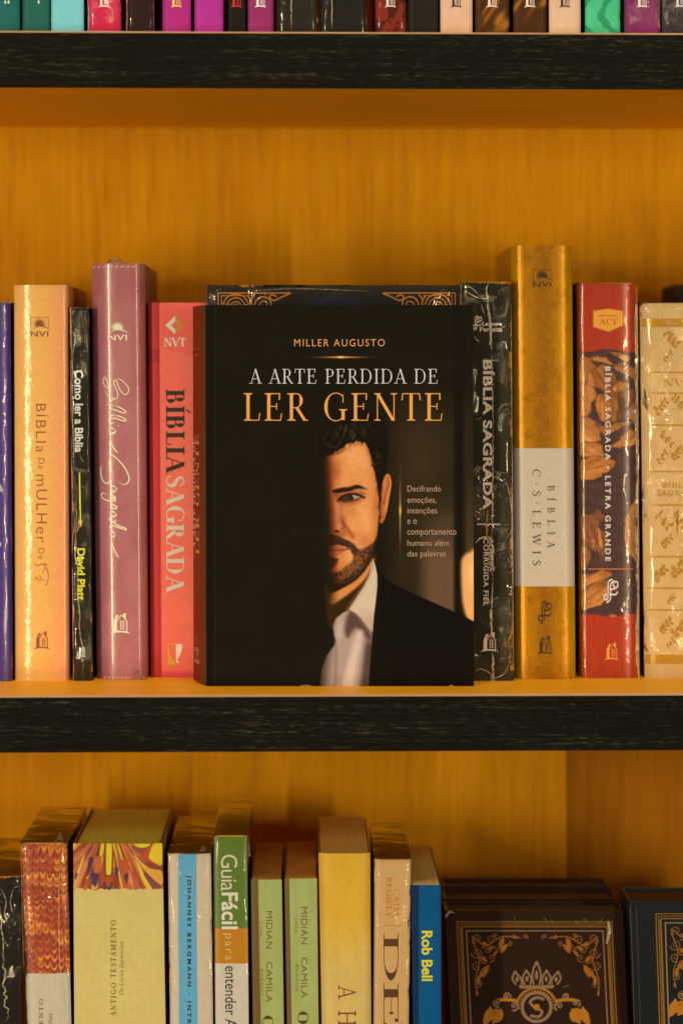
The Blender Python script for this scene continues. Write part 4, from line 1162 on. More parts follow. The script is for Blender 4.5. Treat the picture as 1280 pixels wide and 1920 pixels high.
# red book with autumn petals
def p_floral(X, Y):
    n = len(X)
    C = np.tile(flat((74, 46, 42)), (n, 1)) + ((fbm(X / 9, Y / 9) - .5) * 26)[:, None]
    P7 = lambda pts: [(1070 + x / 4.68, 490 + y / 4.68) for x, y in pts]
    P8 = lambda pts: [(1070 + x / 4.466, 880 + y / 4.466) for x, y in pts]
    petals = [
        (P7([(50, 850), (170, 850), (220, 960), (120, 1050), (50, 1060)]), (214, 140, 60), (150, 84, 34), 40),
        (P7([(170, 840), (270, 830), (370, 900), (270, 890)]), (206, 130, 50), (140, 76, 30), 10),
        (P7([(340, 790), (430, 800), (520, 850), (480, 880), (400, 840)]), (210, 138, 66), (150, 84, 38), -30),
        (P7([(130, 1000), (280, 900), (390, 980), (400, 1110), (340, 1170), (240, 1110), (150, 1080)]), (196, 116, 46), (96, 54, 26), 60),
        (P7([(380, 900), (500, 890), (590, 960), (600, 1060), (500, 1000), (400, 960)]), (176, 108, 54), (110, 62, 34), 20),
        (P7([(360, 1170), (400, 1060), (500, 1080), (440, 1140)]), (206, 130, 50), (150, 80, 30), 80),
        (P7([(50, 1080), (180, 1090), (230, 1180), (180, 1240), (170, 1340), (60, 1360)]), (210, 134, 56), (160, 92, 40), 70),
        (P7([(210, 1220), (290, 1150), (440, 1160), (480, 1280), (400, 1410), (270, 1400)]), (200, 122, 44), (84, 46, 22), 85),
        (P7([(440, 1140), (540, 1110), (560, 1190), (500, 1290), (470, 1200)]), (150, 90, 40), (80, 48, 26), 100),
        (P7([(500, 1310), (590, 1200), (600, 1420), (530, 1400)]), (170, 116, 66), (120, 76, 44), 80),
        (P7([(50, 1370), (180, 1380), (260, 1530), (240, 1580), (60, 1590)]), (212, 136, 58), (164, 96, 44), 40),
        (P7([(180, 1380), (300, 1450), (430, 1410), (540, 1420), (400, 1480), (290, 1530)]), (190, 116, 46), (120, 68, 30), 15),
        (P7([(340, 1620), (420, 1560), (520, 1470), (590, 1540), (560, 1610), (440, 1630)]), (206, 128, 48), (120, 66, 28), -40),
        (P7([(60, 1600), (250, 1590), (290, 1690), (280, 1730), (150, 1720), (70, 1690)]), (210, 132, 52), (150, 84, 36), 20),
        (P7([(80, 1760), (160, 1720), (320, 1720), (380, 1760), (360, 1810), (230, 1900), (60, 1900)]), (202, 124, 44), (140, 78, 32), -20),
        (P8([(60, 390), (160, 370), (230, 335), (285, 400), (240, 470), (270, 520), (310, 530), (260, 790), (220, 700), (120, 640), (80, 500)]), (150, 86, 40), (90, 50, 28), 70),
        (P8([(230, 490), (250, 520), (270, 640), (255, 670), (225, 590)]), (216, 142, 60), (170, 100, 44), 80),
        (P8([(180, 560), (215, 660), (190, 640), (170, 600)]), (212, 138, 60), (170, 100, 44), 80),
        (P8([(520, 290), (590, 270), (600, 780), (530, 750), (470, 680), (445, 540), (450, 440), (490, 360)]), (198, 130, 54), (140, 84, 40), 80),
        (P8([(70, 640), (150, 670), (160, 750), (110, 830), (70, 830)]), (190, 116, 52), (130, 74, 36), 60),
        (P8([(70, 880), (160, 880), (270, 850), (350, 890), (250, 940), (80, 1020)]), (206, 128, 50), (140, 80, 34), -25),
        (P8([(80, 1030), (170, 960), (290, 930), (330, 1000), (290, 1100), (200, 1150), (90, 1170)]), (204, 128, 48), (130, 74, 32), -35),
        (P8([(320, 1240), (345, 1205), (400, 1240)]), (206, 130, 56), (160, 90, 40), 0)]
    XW = X + 7 * (fbm(X / 8, Y / 8, 3) - .5); YW = Y + 7 * (fbm(X / 8 + 60, Y / 8, 3) - .5)
    for pts, hi, lo, ang in petals:
        m = pmask(XW, YW, pts, 1.3)
        ctr = np.mean(np.array(pts), 0); a = R(ang)
        d = (X - ctr[0]) * math.cos(a) + (Y - ctr[1]) * math.sin(a); e = -(X - ctr[0]) * math.sin(a) + (Y - ctr[1]) * math.cos(a)
        sc = np.ptp(np.array(pts), 0).max() * .5
        tone = np.clip(.55 + .45 * e / sc + (fbm(e / 4.5 + ctr[0], d / 26, 3) - .5) * 1.2, 0, 1)
        lo_ = np.array(lo, float) * 1.0; hi_ = np.array(hi, float) * 1.06 + np.array([0, 0, 8])
        pc = lo_ + (hi_ - lo_) * tone[:, None] + ((fbm(X / 3 + ctr[1], Y / 3, 2) - .5) * 22)[:, None]
        C = C * (1 - m[:, None]) + pc * m[:, None]
        C = mixc(C, (64, 36, 22), lmask(XW, YW, [tuple(p) for p in pts] + [tuple(pts[0])], 1.4, 1.6) * .45)
    top = 660 - 6 * np.exp(-((X - 1138) / 25) ** 2); bot = 1152 + 5 * np.exp(-((X - 1145) / 20) ** 2)
    red = np.tile(flat((176, 48, 22)), (n, 1)) + ((fbm(X / 5, Y / 60) - .5) * 12)[:, None]
    m = np.maximum(1 - sst(-.8, .8, Y - top), sst(-.8, .8, Y - bot))
    return np.clip(C * (1 - m[:, None]) + red * m[:, None], 0, 255)
root, sp, sf = spine_book('red wrapped book with brown autumn petals on its spine beside the gold book', 1082, 1196, 531, 1088, 1200, 1272, y_on(0, 1272), p_floral, mat_print(.3, .5, .15, 700), bulge=.0045, power=14, power2=4.5, step=1.3,
    side=mat((150, 50, 26), .4), wrap=FILM_SMOOTH)
P7 = lambda x, y: (1070 + x / 4.68, 490 + y / 4.68)
bad = [(192, 430), (325, 411), (462, 432), (466, 560), (330, 620), (192, 575)]
ink('badge', Ink().poly([P7(*q) for q in bad]), sf, (226, 112, 30), sp)
k = Ink(); ins = [(328 + (x - 328) * .93, 515 + (y - 515) * .91) for x, y in bad]; k.poly([P7(*q) for q in ins])
ink('badge', k, sf, (232, 158, 42), sp, eps=EPS * 1.6)
k = fit(serif('ACF', .16, .05, .02), 1122, 597, 1158.5, 609.5)
k.stroke([(1121, 591.5), (1158, 591.5)], 2.0, False)
ink('lettering', k, sf, (204, 92, 30), sp, eps=EPS * 2.2)
ink('lettering', fit(sans('BÍBLIA SAGRADA • LETRA GRANDE', .022, 1.45), 1134, 687, 1147, 1052, 1), sf, (222, 205, 190), sp)
k = Ink(); k.stroke([(1102, 1067), (1187, 1067)], 2.0, False); ink('rule_line', k, sf, (206, 104, 44), sp)
ink('emblem', fit(em_curl(), 1131, 1085, 1159, 1132), sf, (222, 205, 190), sp)
ink('emblem', fit(em_house(), 1132, 1205, 1160, 1238), sf, (228, 146, 52), sp)

# cream cloth book with gold pattern
root, sp, sf = spine_book('cream cloth book with gold bands and plant motifs in loose plastic at the right edge', 1201, 1330, 568, 1210, 1338, 1272, y_on(0, 1272), lambda px, py: np.tile(flat((212, 166, 98)), (len(px), 1)) + ((fbm(px / 20, py / 40) - .5) * 16)[:, None],
    mat_print(.6, .3, .12, 1400, weave=700), bulge=.004, power=5, side=mat((206, 160, 96), .6), wrap=FILM_ROUGH)
GO = (188, 130, 28)
for y0, y1 in ((597, 613), (1228, 1245)): ink('gold_band', Ink().poly([(1203 + (y0 - 568) * .012, y0), (1326, y0), (1326, y1), (1203 + (y0 - 568) * .012, y1)]), sf, GO, sp, .4, .2)
for y in (698, 737, 797, 884, 947, 1044, 1103, 1144): ink('rule_line', Ink().stroke([(1214, y), (1320, y)], 3.0, False), sf, GO, sp, .4, .2)
for kk in (fit(serif('NVI', .18, .05, .05), 1242, 710, 1290, 723.5), fit(sans('BÍBLIA', .02, 1.1), 1242, 902, 1300, 914.5), fit(sans('SAGRADA', .02, 1.1), 1231, 919, 1311, 930)):
    ink('lettering', kk, sf, GO, sp, .4, .2)
k = Ink(); rr = random.Random(4)
def sprig(cx, cy, s, n, flip=1):
    k.stroke([(cx - s * .7 * flip, cy + s * .6), (cx, cy), (cx + s * .5 * flip, cy - s * .7)], 1.7, True, 5, .2)
    for i in range(n):
        t = i / (n - 1) - .5
        x, y = cx + t * s * 1.2 * flip, cy - t * s * 1.3
        for sg in (-1, 1): leaf(k, x, y, rr.uniform(-.4, .4) + sg * 1.1 - .6 * flip, s * rr.uniform(.55, .85), .36)
for cx, cy, s, n in ((1258, 634, 16, 4), (1250, 668, 10, 3), (1238, 762, 14, 4), (1270, 752, 13, 4), (1248, 822, 14, 3), (1268, 850, 14, 4), (1240, 858, 12, 3), (1242, 975, 16, 3), (1270, 975, 14, 4), (1248, 1015, 12, 4), (1236, 1075, 15, 5), (1268, 1068, 16, 4), (1256, 1124, 9, 3), (1246, 1175, 14, 4), (1272, 1180, 16, 5), (1256, 1207, 9, 3)):
    k = Ink(); sprig(cx, cy, s, n, rr.choice((-1, 1))); ink('plant_motif', k, sf, (182, 122, 30), sp, .4, .15)
k2 = [([(1238, 1106 - 400), (1250, 688), (1276, 668), (1290, 664)], 2.6), ([(1232, 808), (1246, 780), (1275, 755), (1290, 742)], 2.6), ([(1219, 707), (1236, 690)], 2.4), ([(1262, 928), (1285, 905)], 2.2), ([(1262, 1003), (1285, 980)], 2.2), ([(1240, 590), (1250, 606), (1270, 604)], 1.5), ([(1225, 665), (1245, 622), (1262, 612)], 1.2)]
creases(root, sf, k2)

# dark book pushed back at the right edge
root, sp, sf = spine_book('dark book pushed to the back of the shelf at the right edge', 1268, 1420, 498, 1270, 1422, 1212, YB - .085, (26, 20, 12), PR, depth=.075, side=mat((30, 24, 14), .5))
root.location.z = 0

# ================================================================== lower shelf
def low(label, Lt, Rt, yt, L2, R2, painter, material, Y=.035, **kw):
    """L2, R2: edges where the book leaves the bottom of the photograph; it goes on down to the shelf"""
    yb = PY0 + (ZC - ZL1) * F / (D + Y)
    s = (yb - yt) / (1920.0 - yt)
    return spine_book(label, Lt, Rt, yt, Lt + (L2 - Lt) * s, Rt + (R2 - Rt) * s, yb, Y, painter, material, **kw)
root, sp, sf = low('black plastic wrapped book at the left end of the lower shelf', -60, 36, 1645, -52, 40, (28, 25, 19), mat_print(.5, .12, .2, 300), side=mat((34, 30, 24), .4), hard=False, wrap=FILM_ROUGH)
creases(root, sf, [(wobble(0, 1700, 8, 1800, 10, 1.6, 20), 2.4), (wobble(6, 1790, 14, 1915, 22, 4.0, 21), 2.6), ([(2, 1665), (12, 1690), (9, 1712), (16, 1735)], 1.8), ([(26, 1664), (20, 1690), (24, 1712)], 1.5)])

def p_marble_red(X, Y):
    n = len(X)
    cw = 13.0
    col = np.floor(X / cw + .35 * np.sin(Y / 50)); u = X / cw + .35 * np.sin(Y / 50) - col - .5
    h = np.mod(np.sin(col * 12.9898) * 43758.5453, 1.0)
    ph = (Y + 22 * u * u * 2 + h * 9 + 26 * (fbm(X / 60, Y / 40, 3) - .5)) 
    ph = Y - 10 * (1 - 4 * u * u) + h * 8 + 20 * (fbm(X / 60 + 7, Y / 30, 2) - .5)
    f = np.mod(ph / 15.0, 1.0)
    reg = fbm(X / 30, Y / 22 + 9, 2)
    C = np.tile(flat((166, 56, 28)), (n, 1))
    C = mixc(C, (204, 96, 40), sst(.42, .6, reg))
    C = mixc(C, (150, 34, 30), sst(.55, .75, fbm(X / 24 + 50, Y / 28, 2)) * .8)
    C = mixc(C, (226, 138, 52), (sst(.10, .2, f) * (1 - sst(.48, .6, f))) * (.35 + .65 * sst(.35, .55, reg)))
    C = mixc(C, (58, 22, 14), (sst(.0, .06, f) * (1 - sst(.12, .22, f))) * sst(.4, .6, fbm(X / 9, Y / 9 + 70, 2)) * .95)
    C = mixc(C, (120, 40, 22), sst(.36, .5, np.abs(u)) * .7)
    edge = 1826 + 2.0 * (fbm(X / 4, X * 0 + 3, 3) - .5) * 2
    white = np.tile(flat((200, 184, 148)), (n, 1)) + (6 * np.sin(X * 2 * math.pi / 4.2))[:, None]
    m = sst(-.7, .7, Y - edge)
    return np.clip(C * (1 - m[:, None]) + white * m[:, None], 0, 255)
root, sp, sf = low('wrapped book with red and orange marbled paper over a white lower spine', 37, 125, 1582, 50, 133, p_marble_red, mat_print(.4, .4, .2, 700), step=1.3, bulge=.002, side=mat((120, 60, 34), .5), hard=False, wrap=FILM)
ink('lettering', fit(serif('TESTAMENTO', .14, .05, .26), 73, 1874, 80.5, 1994, -1), sf, (84, 68, 44), sp)
ink('lettering', fit(sans('lhos', 0, 1.1, .25), 90, 1901, 98, 1921, -1), sf, (110, 92, 64), sp)
creases(root, sf, [([(39, 1584), (41, 1700), (44, 1826)], 1.0), ([(119, 1582), (112, 1640), (111, 1720), (112, 1800), (115, 1830), (120, 1880), (126, 1920)], 1.5)])
tuft(root, 112, 1584, sf.Y + .006, 26, 20, 30)

def p_marble_fan(X, Y):
    n = len(X)
    P = lambda pts: [(130 + x / 6.737, 1570 + y / 6.737) for x, y in pts]
    ang = np.arctan2(X - 205, Y - 1530); r = np.hypot(X - 205, Y - 1530)
    s = fbm(ang * 16 + 50, r / 60, 3)
    C = np.tile(flat((182, 84, 44)), (n, 1))
    C = mixc(C, (214, 120, 66), sst(.5, .75, s)); C = mixc(C, (136, 52, 30), sst(.45, .25, s))
    C = mixc(C, (226, 178, 50), sst(.66, .74, fbm(ang * 22 + 9, r / 90, 2)) * .8)
    C = mixc(C, (70, 42, 62), sst(.70, .78, fbm(ang * 26 + 90, r / 70, 2)) * .8)
    drops = [([(370, 470), (390, 430), (440, 300), (500, 280), (545, 440), (560, 640), (480, 680), (420, 650)], (170, 66, 26)),
             ([(440, 560), (490, 640), (540, 560), (540, 640), (490, 672), (430, 640)], (76, 50, 72)),
             ([(455, 90), (545, 90), (545, 460), (495, 500), (445, 460)], (120, 52, 24)), ([(466, 80), (535, 80), (530, 440), (495, 480), (462, 440)], (226, 200, 30)),
             ([(400, 80), (440, 80), (430, 200), (398, 250), (378, 230)], (222, 196, 30)), ([(600, 90), (625, 90), (682, 300), (660, 300)], (222, 190, 30)), ([(545, 90), (570, 90), (574, 180), (560, 170)], (222, 190, 40)),
             ([(300, 260), (400, 260), (380, 440), (345, 480), (310, 440)], (196, 96, 40)), ([(290, 470), (375, 470), (350, 590), (320, 612), (292, 590)], (66, 42, 88)), ([(285, 590), (320, 640), (362, 580), (350, 650), (315, 662), (280, 640)], (232, 178, 70)),
             ([(250, 270), (305, 270), (255, 440), (225, 450)], (62, 40, 78)), ([(195, 440), (215, 510), (265, 460), (220, 540)], (232, 176, 70)),
             ([(570, 400), (618, 390), (605, 500), (590, 500)], (62, 40, 84)), ([(690, 490), (742, 450), (735, 560), (720, 580)], (62, 40, 80)), ([(660, 300), (740, 290), (735, 440), (690, 460)], (190, 80, 34)),
             ([(800, 90), (1060, 90), (960, 200), (820, 170)], (140, 72, 52)), ([(815, 85), (1025, 85), (980, 128), (900, 138), (840, 120)], (226, 196, 34)),
             ([(900, 250), (1040, 90), (1170, 80), (1170, 370), (1060, 340)], (186, 72, 36)), ([(1000, 240), (1060, 90), (1170, 80), (1170, 345), (1100, 340), (1020, 290)], (228, 194, 30)),
             ([(790, 210), (860, 250), (1000, 380), (1165, 430), (1165, 610), (1000, 480), (880, 340)], (222, 158, 56)), ([(820, 250), (900, 370), (960, 500), (1050, 650), (980, 655), (900, 500)], (224, 184, 40)),
             ([(940, 470), (1010, 500), (1150, 640), (1060, 655)], (124, 66, 58)), ([(850, 240), (1000, 350), (1165, 390), (1165, 415), (1000, 385)], (136, 64, 48)),
             ([(40, 640), (100, 420), (160, 260), (200, 190), (170, 330), (100, 560), (60, 670)], (226, 172, 60)), ([(80, 460), (105, 470), (85, 530), (68, 530)], (72, 48, 96)), ([(30, 90), (95, 90), (35, 190)], (222, 196, 40))]
    for pts, c in drops:
        m = pmask(X, Y, P(pts), .9)
        C = mixc(C, c, m * .95)
        C = mixc(C, (96, 44, 30), lmask(X, Y, P(pts + [pts[0]]), .9, .7) * .5)
    edge = 1668 + 3.0 * (fbm(X / 5, X * 0 + 8, 3) - .5) * 2
    cream = np.tile(flat((206, 180, 98)), (n, 1)) + (5 * np.sin(X * 2 * math.pi / 4.6))[:, None] + ((fbm(X / 30, Y / 50) - .5) * 10)[:, None]
    m = sst(-.7, .7, Y - edge)
    return np.clip(C * (1 - m[:, None]) + cream * m[:, None], 0, 255)
root, sp, sf = low('thick cream ribbed book with a colourful marbled paper strip at the top of its spine', 137, 304, 1582, 139, 310, p_marble_fan, mat_print(.55, .3, .25, 900), step=1.2, bulge=.0012, power=8, side=mat((150, 112, 70), .5), topgap=3)
ink('lettering', fit(serif('ANTIGO TESTAMENTO', .14, .05, .26), 207.5, 1726, 217.5, 1906, -1), sf, (86, 68, 34), sp)
ink('lettering', fit(sans('Os Livros Sapienciais', -.005, 1.05, .28), 224, 1765, 233.5, 1866, -1), sf, (126, 104, 56), sp)

root, sp, sf = low('cream wrapped book with a sky blue stripe down its spine', 315, 395, 1602, 319, 399,
    lambda px, py: mixc(np.tile(flat((204, 180, 140)), (len(px), 1)), (92, 162, 200), sst(-.8, .8, px - (334 + (py - 1602) * .004)) * (1 - sst(-.8, .8, px - (368 + (py - 1602) * .008)))),
    mat_print(.4, .4, .2, 700), step=1.5, bulge=.0015, hard=False, side=mat((200, 176, 138), .5), wrap=FILM)
ink('lettering', fit(sans('JOHANNES BERGMANN · INTRO', .035, 1.55), 349, 1641, 358.5, 1935, 1), sf, (36, 44, 52), sp)
creases(root, sf, [([(366, 1604), (362, 1660), (357, 1700)], .9)])
tuft(root, 380, 1603, sf.Y + .008, 24, 16, 31)

root, sp, sf = low('paperback with a green, ochre and white banded spine rising above its neighbours', 401, 463, 1568, 404, 466,
    lambda px, py: np.where((py < 1742)[:, None], flat((92, 116, 38)), np.where((py < 1808)[:, None], flat((188, 120, 18)), flat((206, 188, 158)))), mat_print(.35, .4, .12, 900), step=1.5, bulge=.0008, hard=False, side=mat((190, 165, 120), .5), wrap=FILM_SMOOTH)
ink('lettering', fit(sans('Guia', -.004, .92), 414, 1603, 445, 1671, 1), sf, (218, 200, 160), sp)
ink('lettering', fit(sans('Fácil', .022, 1.02), 415, 1674, 446, 1743, 1), sf, (222, 206, 172), sp)
ink('lettering', fit(sans('para', -.006, 1.3), 417, 1751, 433, 1801, 1), sf, (216, 180, 110), sp)
ink('lettering', fit(sans('entender A', 0, 1.0), 422, 1812, 443, 1928, 1), sf, (46, 38, 30), sp)
tuft(root, 466, 1606, sf.Y + .002, 9, 36, 33, .002)

def p_green(x0):
    def fn(px, py):
        C = np.tile(flat((158, 164, 88)), (len(px), 1)) + ((fbm(px / 15, py / 60) - .5) * 12)[:, None]
        return mixc(C, (104, 78, 34), 1 - sst(-.7, .7, px - (x0 + (py - 1650) * .018)))
    return fn
for lab, Lt, Rt, yt, L2, R2, xs_, tx, ty, osx in (('left one of the two identical short green books with brown lettering', 470, 528, 1650, 474, 532, 484, 499, 1709, 492), ('right one of the two identical short green books with brown lettering', 533, 594, 1648, 538, 597, 542, 564.5, 1701, 558)):
    root, sp, sf = low(lab, Lt, Rt, yt, L2, R2, p_green(xs_), PR, step=1.6, bulge=.0008, hard=False, side=mat((120, 96, 44), .5), group='short green books side by side', page_mat=pages((160, 108, 40)), depth=.132)
    G = (104, 76, 30)
    ink('lettering', fit(sans('MIDIAN', -.006, 1.05), tx, ty, tx + 11.5, ty + 70, 1), sf, G, sp)
    ink('lettering', fit(sans('CAMILA', -.006, 1.05), tx, ty + 95, tx + 11.5, ty + 171, 1), sf, G, sp)
    for kk in (fit(sans('LIMA', -.012, 1.05), tx - 12.5, ty + 21, tx - 7.5, ty + 49, 1), fit(sans('BARROS', -.012, 1.05), tx - 10.5, ty + 108, tx - 5.5, ty + 159, 1)): ink('lettering', kk, sf, (124, 104, 48), sp)
    ink('lettering', fit(serif('O', .24, .04), osx, ty + 196, osx + 20, ty + 220, 1), sf, (74, 52, 18), sp)

root, sp, sf = low('plain yellow book with two maroon capitals low on its spine', 597, 694, 1601, 603, 696,
    lambda px, py: mixc(np.tile(flat((214, 162, 44)), (len(px), 1)), (206, 170, 88), sst(1680, 1860, py)) + ((fbm(px / 18, py / 40) - .5) * 14)[:, None], PR, step=3, bulge=.0030, power=5, hard=False, side=mat((212, 158, 50), .5), page_mat=pages((206, 140, 62)))
for ch, y0, y1 in (('A', 1848, 1875), ('H', 1896, 1924)): ink('lettering', fit(serif(ch, .075, .05), 634, y0, 667, y1, 1), sf, (110, 36, 22), sp)
root, sp, sf = low('beige wrapped book with orange author name and tall dark brown letters', 703, 770, 1613, 701, 766, (204, 156, 90), mat_print(.42, .4, .3, 400), bulge=.0012, hard=False, side=mat((196, 112, 48), .5), wrap=FILM, page_mat=pages((206, 136, 44)))
OG = (208, 112, 42)
for kk in (fit(serif('REGIELY', .15, .055, .03), 724, 1645, 734, 1721, 1), fit(serif('CATIA', .15, .055, .03), 738, 1668, 749, 1720, 1)): ink('lettering', kk, sf, OG, sp)
k = Ink()
for i in range(6): k.disc(720 + i * 6.2, 1736, 1.4)
ink('dotted_rule', k, sf, OG, sp)
for ch, y0, y1 in (('D', 1750, 1839), ('E', 1843, 1926)): ink('lettering', fit(serif(ch, .12, .035), 719, y0, 746.5, y1, 1), sf, (84, 48, 14), sp)
root, sp, sf = low('blue paperback with yellow author name standing beside the brown ornate books', 770, 826, 1660, 774, 827,
    lambda px, py: mixc(np.tile(flat((10, 78, 116)), (len(px), 1)), (20, 44, 72), 1 - sst(-.8, .8, px - 785)), mat_print(.6, .06, .12, 900), step=1.6, bulge=.0008, hard=False, side=mat((18, 60, 96), .5), page_mat=pages((214, 150, 80)))
ink('lettering', fit(sans('Rob Bell', .026), 790, 1746, 810.5, 1840, 1), sf, (216, 196, 30), sp)

# front facing ornate books on the lower shelf
def low_front(label, Lt, Rt, ztop, L2, R2, Y, thick, painter, material, **kw):
    yt = PY0 + (ZC - ztop) * F / (D + Y); yb = PY0 + (ZC - ZL1) * F / (D + Y)
    s = (yb - yt) / (1920.0 - yt)
    return front_book(label, Lt, Rt, yt, Lt + (L2 - Lt) * s, Rt + (R2 - Rt) * s, yb, Y, thick, painter, material, **kw)
def ornate(sf, sp, L, Rr, top, full=True, gold=(190, 122, 22), pale=(176, 132, 88), dx=.05, crest=True):
    """double frame, corner scrolls and crowned crest, in photograph pixels"""
    X = lambda x, y: x + (y - top) * dx
    W = Rr - L
    k = Ink()
    for o_, w in ((0, 2.0), (4.5, 1.6), (9, 2.6)):
        k.stroke([(X(L + o_, 2000), 2000), (X(L + o_, top + o_), top + o_), (X(Rr - o_, top + o_), top + o_), (X(Rr - o_, 2000), 2000)], w, False)
    y = top + 12
    for i in range(60):
        yy = y + i * 4
        for xx in (L + 6.8, Rr - 6.8): k.poly([(X(xx, yy) - .9, yy), (X(xx, yy) + .9, yy), (X(xx, yy) + .9, yy + 2), (X(xx, yy) - .9, yy + 2)])
    ink('gold_frame', k, sf, tuple(np.array(gold) * .8), sp, .5, .2)
    k = Ink(); o_ = 17
    k.stroke([(X(L + o_, 2000), 2000), (X(L + o_, top + o_), top + o_), (X(Rr - o_, top + o_), top + o_), (X(Rr - o_, 2000), 2000)], 2.4, False)
    ink('pale_frame', k, sf, tuple(np.array(pale) * .82), sp, .5, .1)
    k = Ink()
    for sg, x0 in ((1, L + 23), (-1, Rr - 23)):
        q = lambda dx_, dy: (X(x0 + sg * dx_, top + 24 + dy), top + 24 + dy)
        for dx_, dy, r_, tn, d_, a0 in ((14, 8, 9, 1.4, 1, 2), (40, 10, 9, 1.3, -1, 0), (60, 8, 6, 1.2, 1, 1), (12, 34, 11, 1.5, -1, 3), (32, 28, 9, 1.4, 1, 4), (10, 58, 9, 1.4, 1, 1), (38, 44, 8, 1.2, -1, 2), (12, 92, 7, 1.3, -1, 2), (84, 3, 5, 1.2, 1, 0), (24, 46, 8, 1.3, 1, 1), (50, 26, 7, 1.3, 1, 5), (24, 18, 7, 1.3, -1, 2), (22, 70, 7, 1.3, -1, 0), (74, 16, 6, 1.2, -1, 3), (48, 2, 5, 1.2, 1, 2), (104, 4, 5, 1.2, -1, 1)):
            scrollwork(k, *q(dx_, dy), r_, tn, d_ * sg, 1.5, a0 if sg > 0 else math.pi - a0)
        for dx_, dy, a, l in ((64, 6, 1.9, 24), (70, 18, 2.2, 22), (34, 56, 2.0, 28), (28, 66, 2.3, 22), (20, 40, .8, 16), (46, 22, 2.6, 16), (14, 76, 1.6, 20), (24, 14, .6, 14), (8, 104, 1.4, 12), (52, 30, 2.3, 15)):
            aa = a if sg > 0 else math.pi - a
            leaf(k, *q(dx_, dy), aa, l, .26 * sg)
        k.stroke([q(4, 4), q(30, 20), q(60, 4), q(96, 6)], 1.8); k.stroke([q(4, 10), q(16, 48), q(6, 86), q(10, 112)], 1.8)
    ink('corner_scroll', k, sf, (156, 90, 14), sp, .5, .1)
    if crest:
        cx = X((L + Rr) / 2 - 2, top + 130); cy = top + 118
        k = Ink()
        for dx_, h_, tl in ((-33, 22, -7), (-17, 24, -2), (0, 40, 0), (17, 24, 2), (33, 22, 7)):
            k.stroke([(cx + dx_ - 5, cy), (cx + dx_ - 8 + tl * .6, cy - h_ * .5), (cx + dx_ + tl, cy - h_), (cx + dx_ + 8 + tl * .6, cy - h_ * .5), (cx + dx_ + 5, cy)], 3.4)
            k.disc(cx + dx_ + tl * .5, cy - h_ * .45, 3.0, h_ * .22); k.disc(cx + dx_ + tl, cy - h_ - 1, 3.2)
        k.poly([(cx - 34, cy + 1), (cx + 34, cy + 1), (cx + 31, cy + 7), (cx - 31, cy + 7)])
        k.stroke([(cx + 27 * math.cos(a), cy + 42 + 27 * math.sin(a)) for a in np.linspace(0, 2 * math.pi, 24)[:-1]], 6, True, 2, closed=True)
        k.stroke([(cx + 14, cy + 28), (cx, cy + 24), (cx - 12, cy + 32), (cx - 4, cy + 42), (cx + 10, cy + 50), (cx + 4, cy + 60), (cx - 12, cy + 58)], 5)
        for sg in (-1, 1): scrollwork(k, cx + sg * 56, cy + 22, 8, 1.4, sg, 3, 1); scrollwork(k, cx + sg * 74, cy + 34, 8, 1.4, -sg, 3, 1); scrollwork(k, cx + sg * 42, cy + 40, 9, 1.3, sg, 3, 2)
        ink('crest', k, sf, (140, 106, 70), sp, .5, .15)
        k = Ink()
        k.stroke([(cx + 38 * math.cos(a), cy + 44 + 38 * math.sin(a)) for a in np.linspace(-math.pi * .95, -.05 * math.pi, 16)], 4, True, 2)
        for i in range(18):
            a = -math.pi + i * math.pi / 17; k.disc(cx + 33 * math.cos(a), cy + 44 + 33 * math.sin(a), 1.5)
        k.disc(cx, cy + 42, 6)
        for sg in (-1, 1):
            k.stroke([(cx + sg * 34, cy + 30), (cx + sg * 60, cy + 28), (cx + sg * 78, cy + 30)], 6, True, 4, .15)
            leaf(k, cx + sg * 86, cy + 40, R(70) if sg > 0 else R(110), 40, .3 * sg); leaf(k, cx + sg * 66, cy + 44, R(60) if sg > 0 else R(120), 34, .35 * sg)
            scrollwork(k, cx + sg * 76, cy + 56, 13, 1.4, sg, 6, 2)
        ink('crest', k, sf, (178, 110, 18), sp, .5, .2)
BROWN = mat_print(.5, .15, .12, 350, coat=.12, warp=3.0)
zb = ZC - (1708 - PY0) * (D + .105) / F
labs = ('brown ornate book with gold frame and crowned crest, frontmost of its row', 'second brown ornate book, its top just showing behind the frontmost one', 'rearmost dark top edge in the row of brown ornate books')
for i, Yq in enumerate((.105, .139, .173)):
    k_ = (D + .105) / (D + Yq)
    Lq, Rq = PX0 + (834 - PX0) * k_ + i * 2, PX0 + (1168 - PX0) * k_ - i * 3
    root, sp, sf = low_front(labs[i], Lq, Rq, zb + .0012 * i, Lq + 10, Rq + 8, Yq, .031, (40, 17, 9) if i < 2 else (24, 20, 16), BROWN, step=6, page_mat=PAGES_DARK, side=mat((34, 18, 12), .35), wrap=None, group='brown ornate books standing one behind another')
    if i == 0: ornate(sf, sp, 856, 1146, 1729)
    elif i == 1:
        kk = Ink()
        for yy in (1697, 1702): kk.stroke([(858, yy), (1140, yy)], 1.4, False)
        ink('gold_frame', kk, sf, (150, 96, 22), sp)
    if i == 0:
        creases(root, sf, [([(1138, 1725), (1142, 1745), (1136, 1770)], 6.0), ([(1128, 1722), (1122, 1734)], 4.0), ([(1020, 1722), (1026, 1729)], 5.0), ([(1032, 1724), (1036, 1730)], 4.0), ([(1078, 1726), (1084, 1734)], 4.0), ([(1054, 1852), (1068, 1846)], 4.0), ([(1094, 1722), (1100, 1730)], 3.5), ([(964, 1720), (966, 1732)], 3.0), ([(834, 1722), (842, 1710), (852, 1712)], 4)])
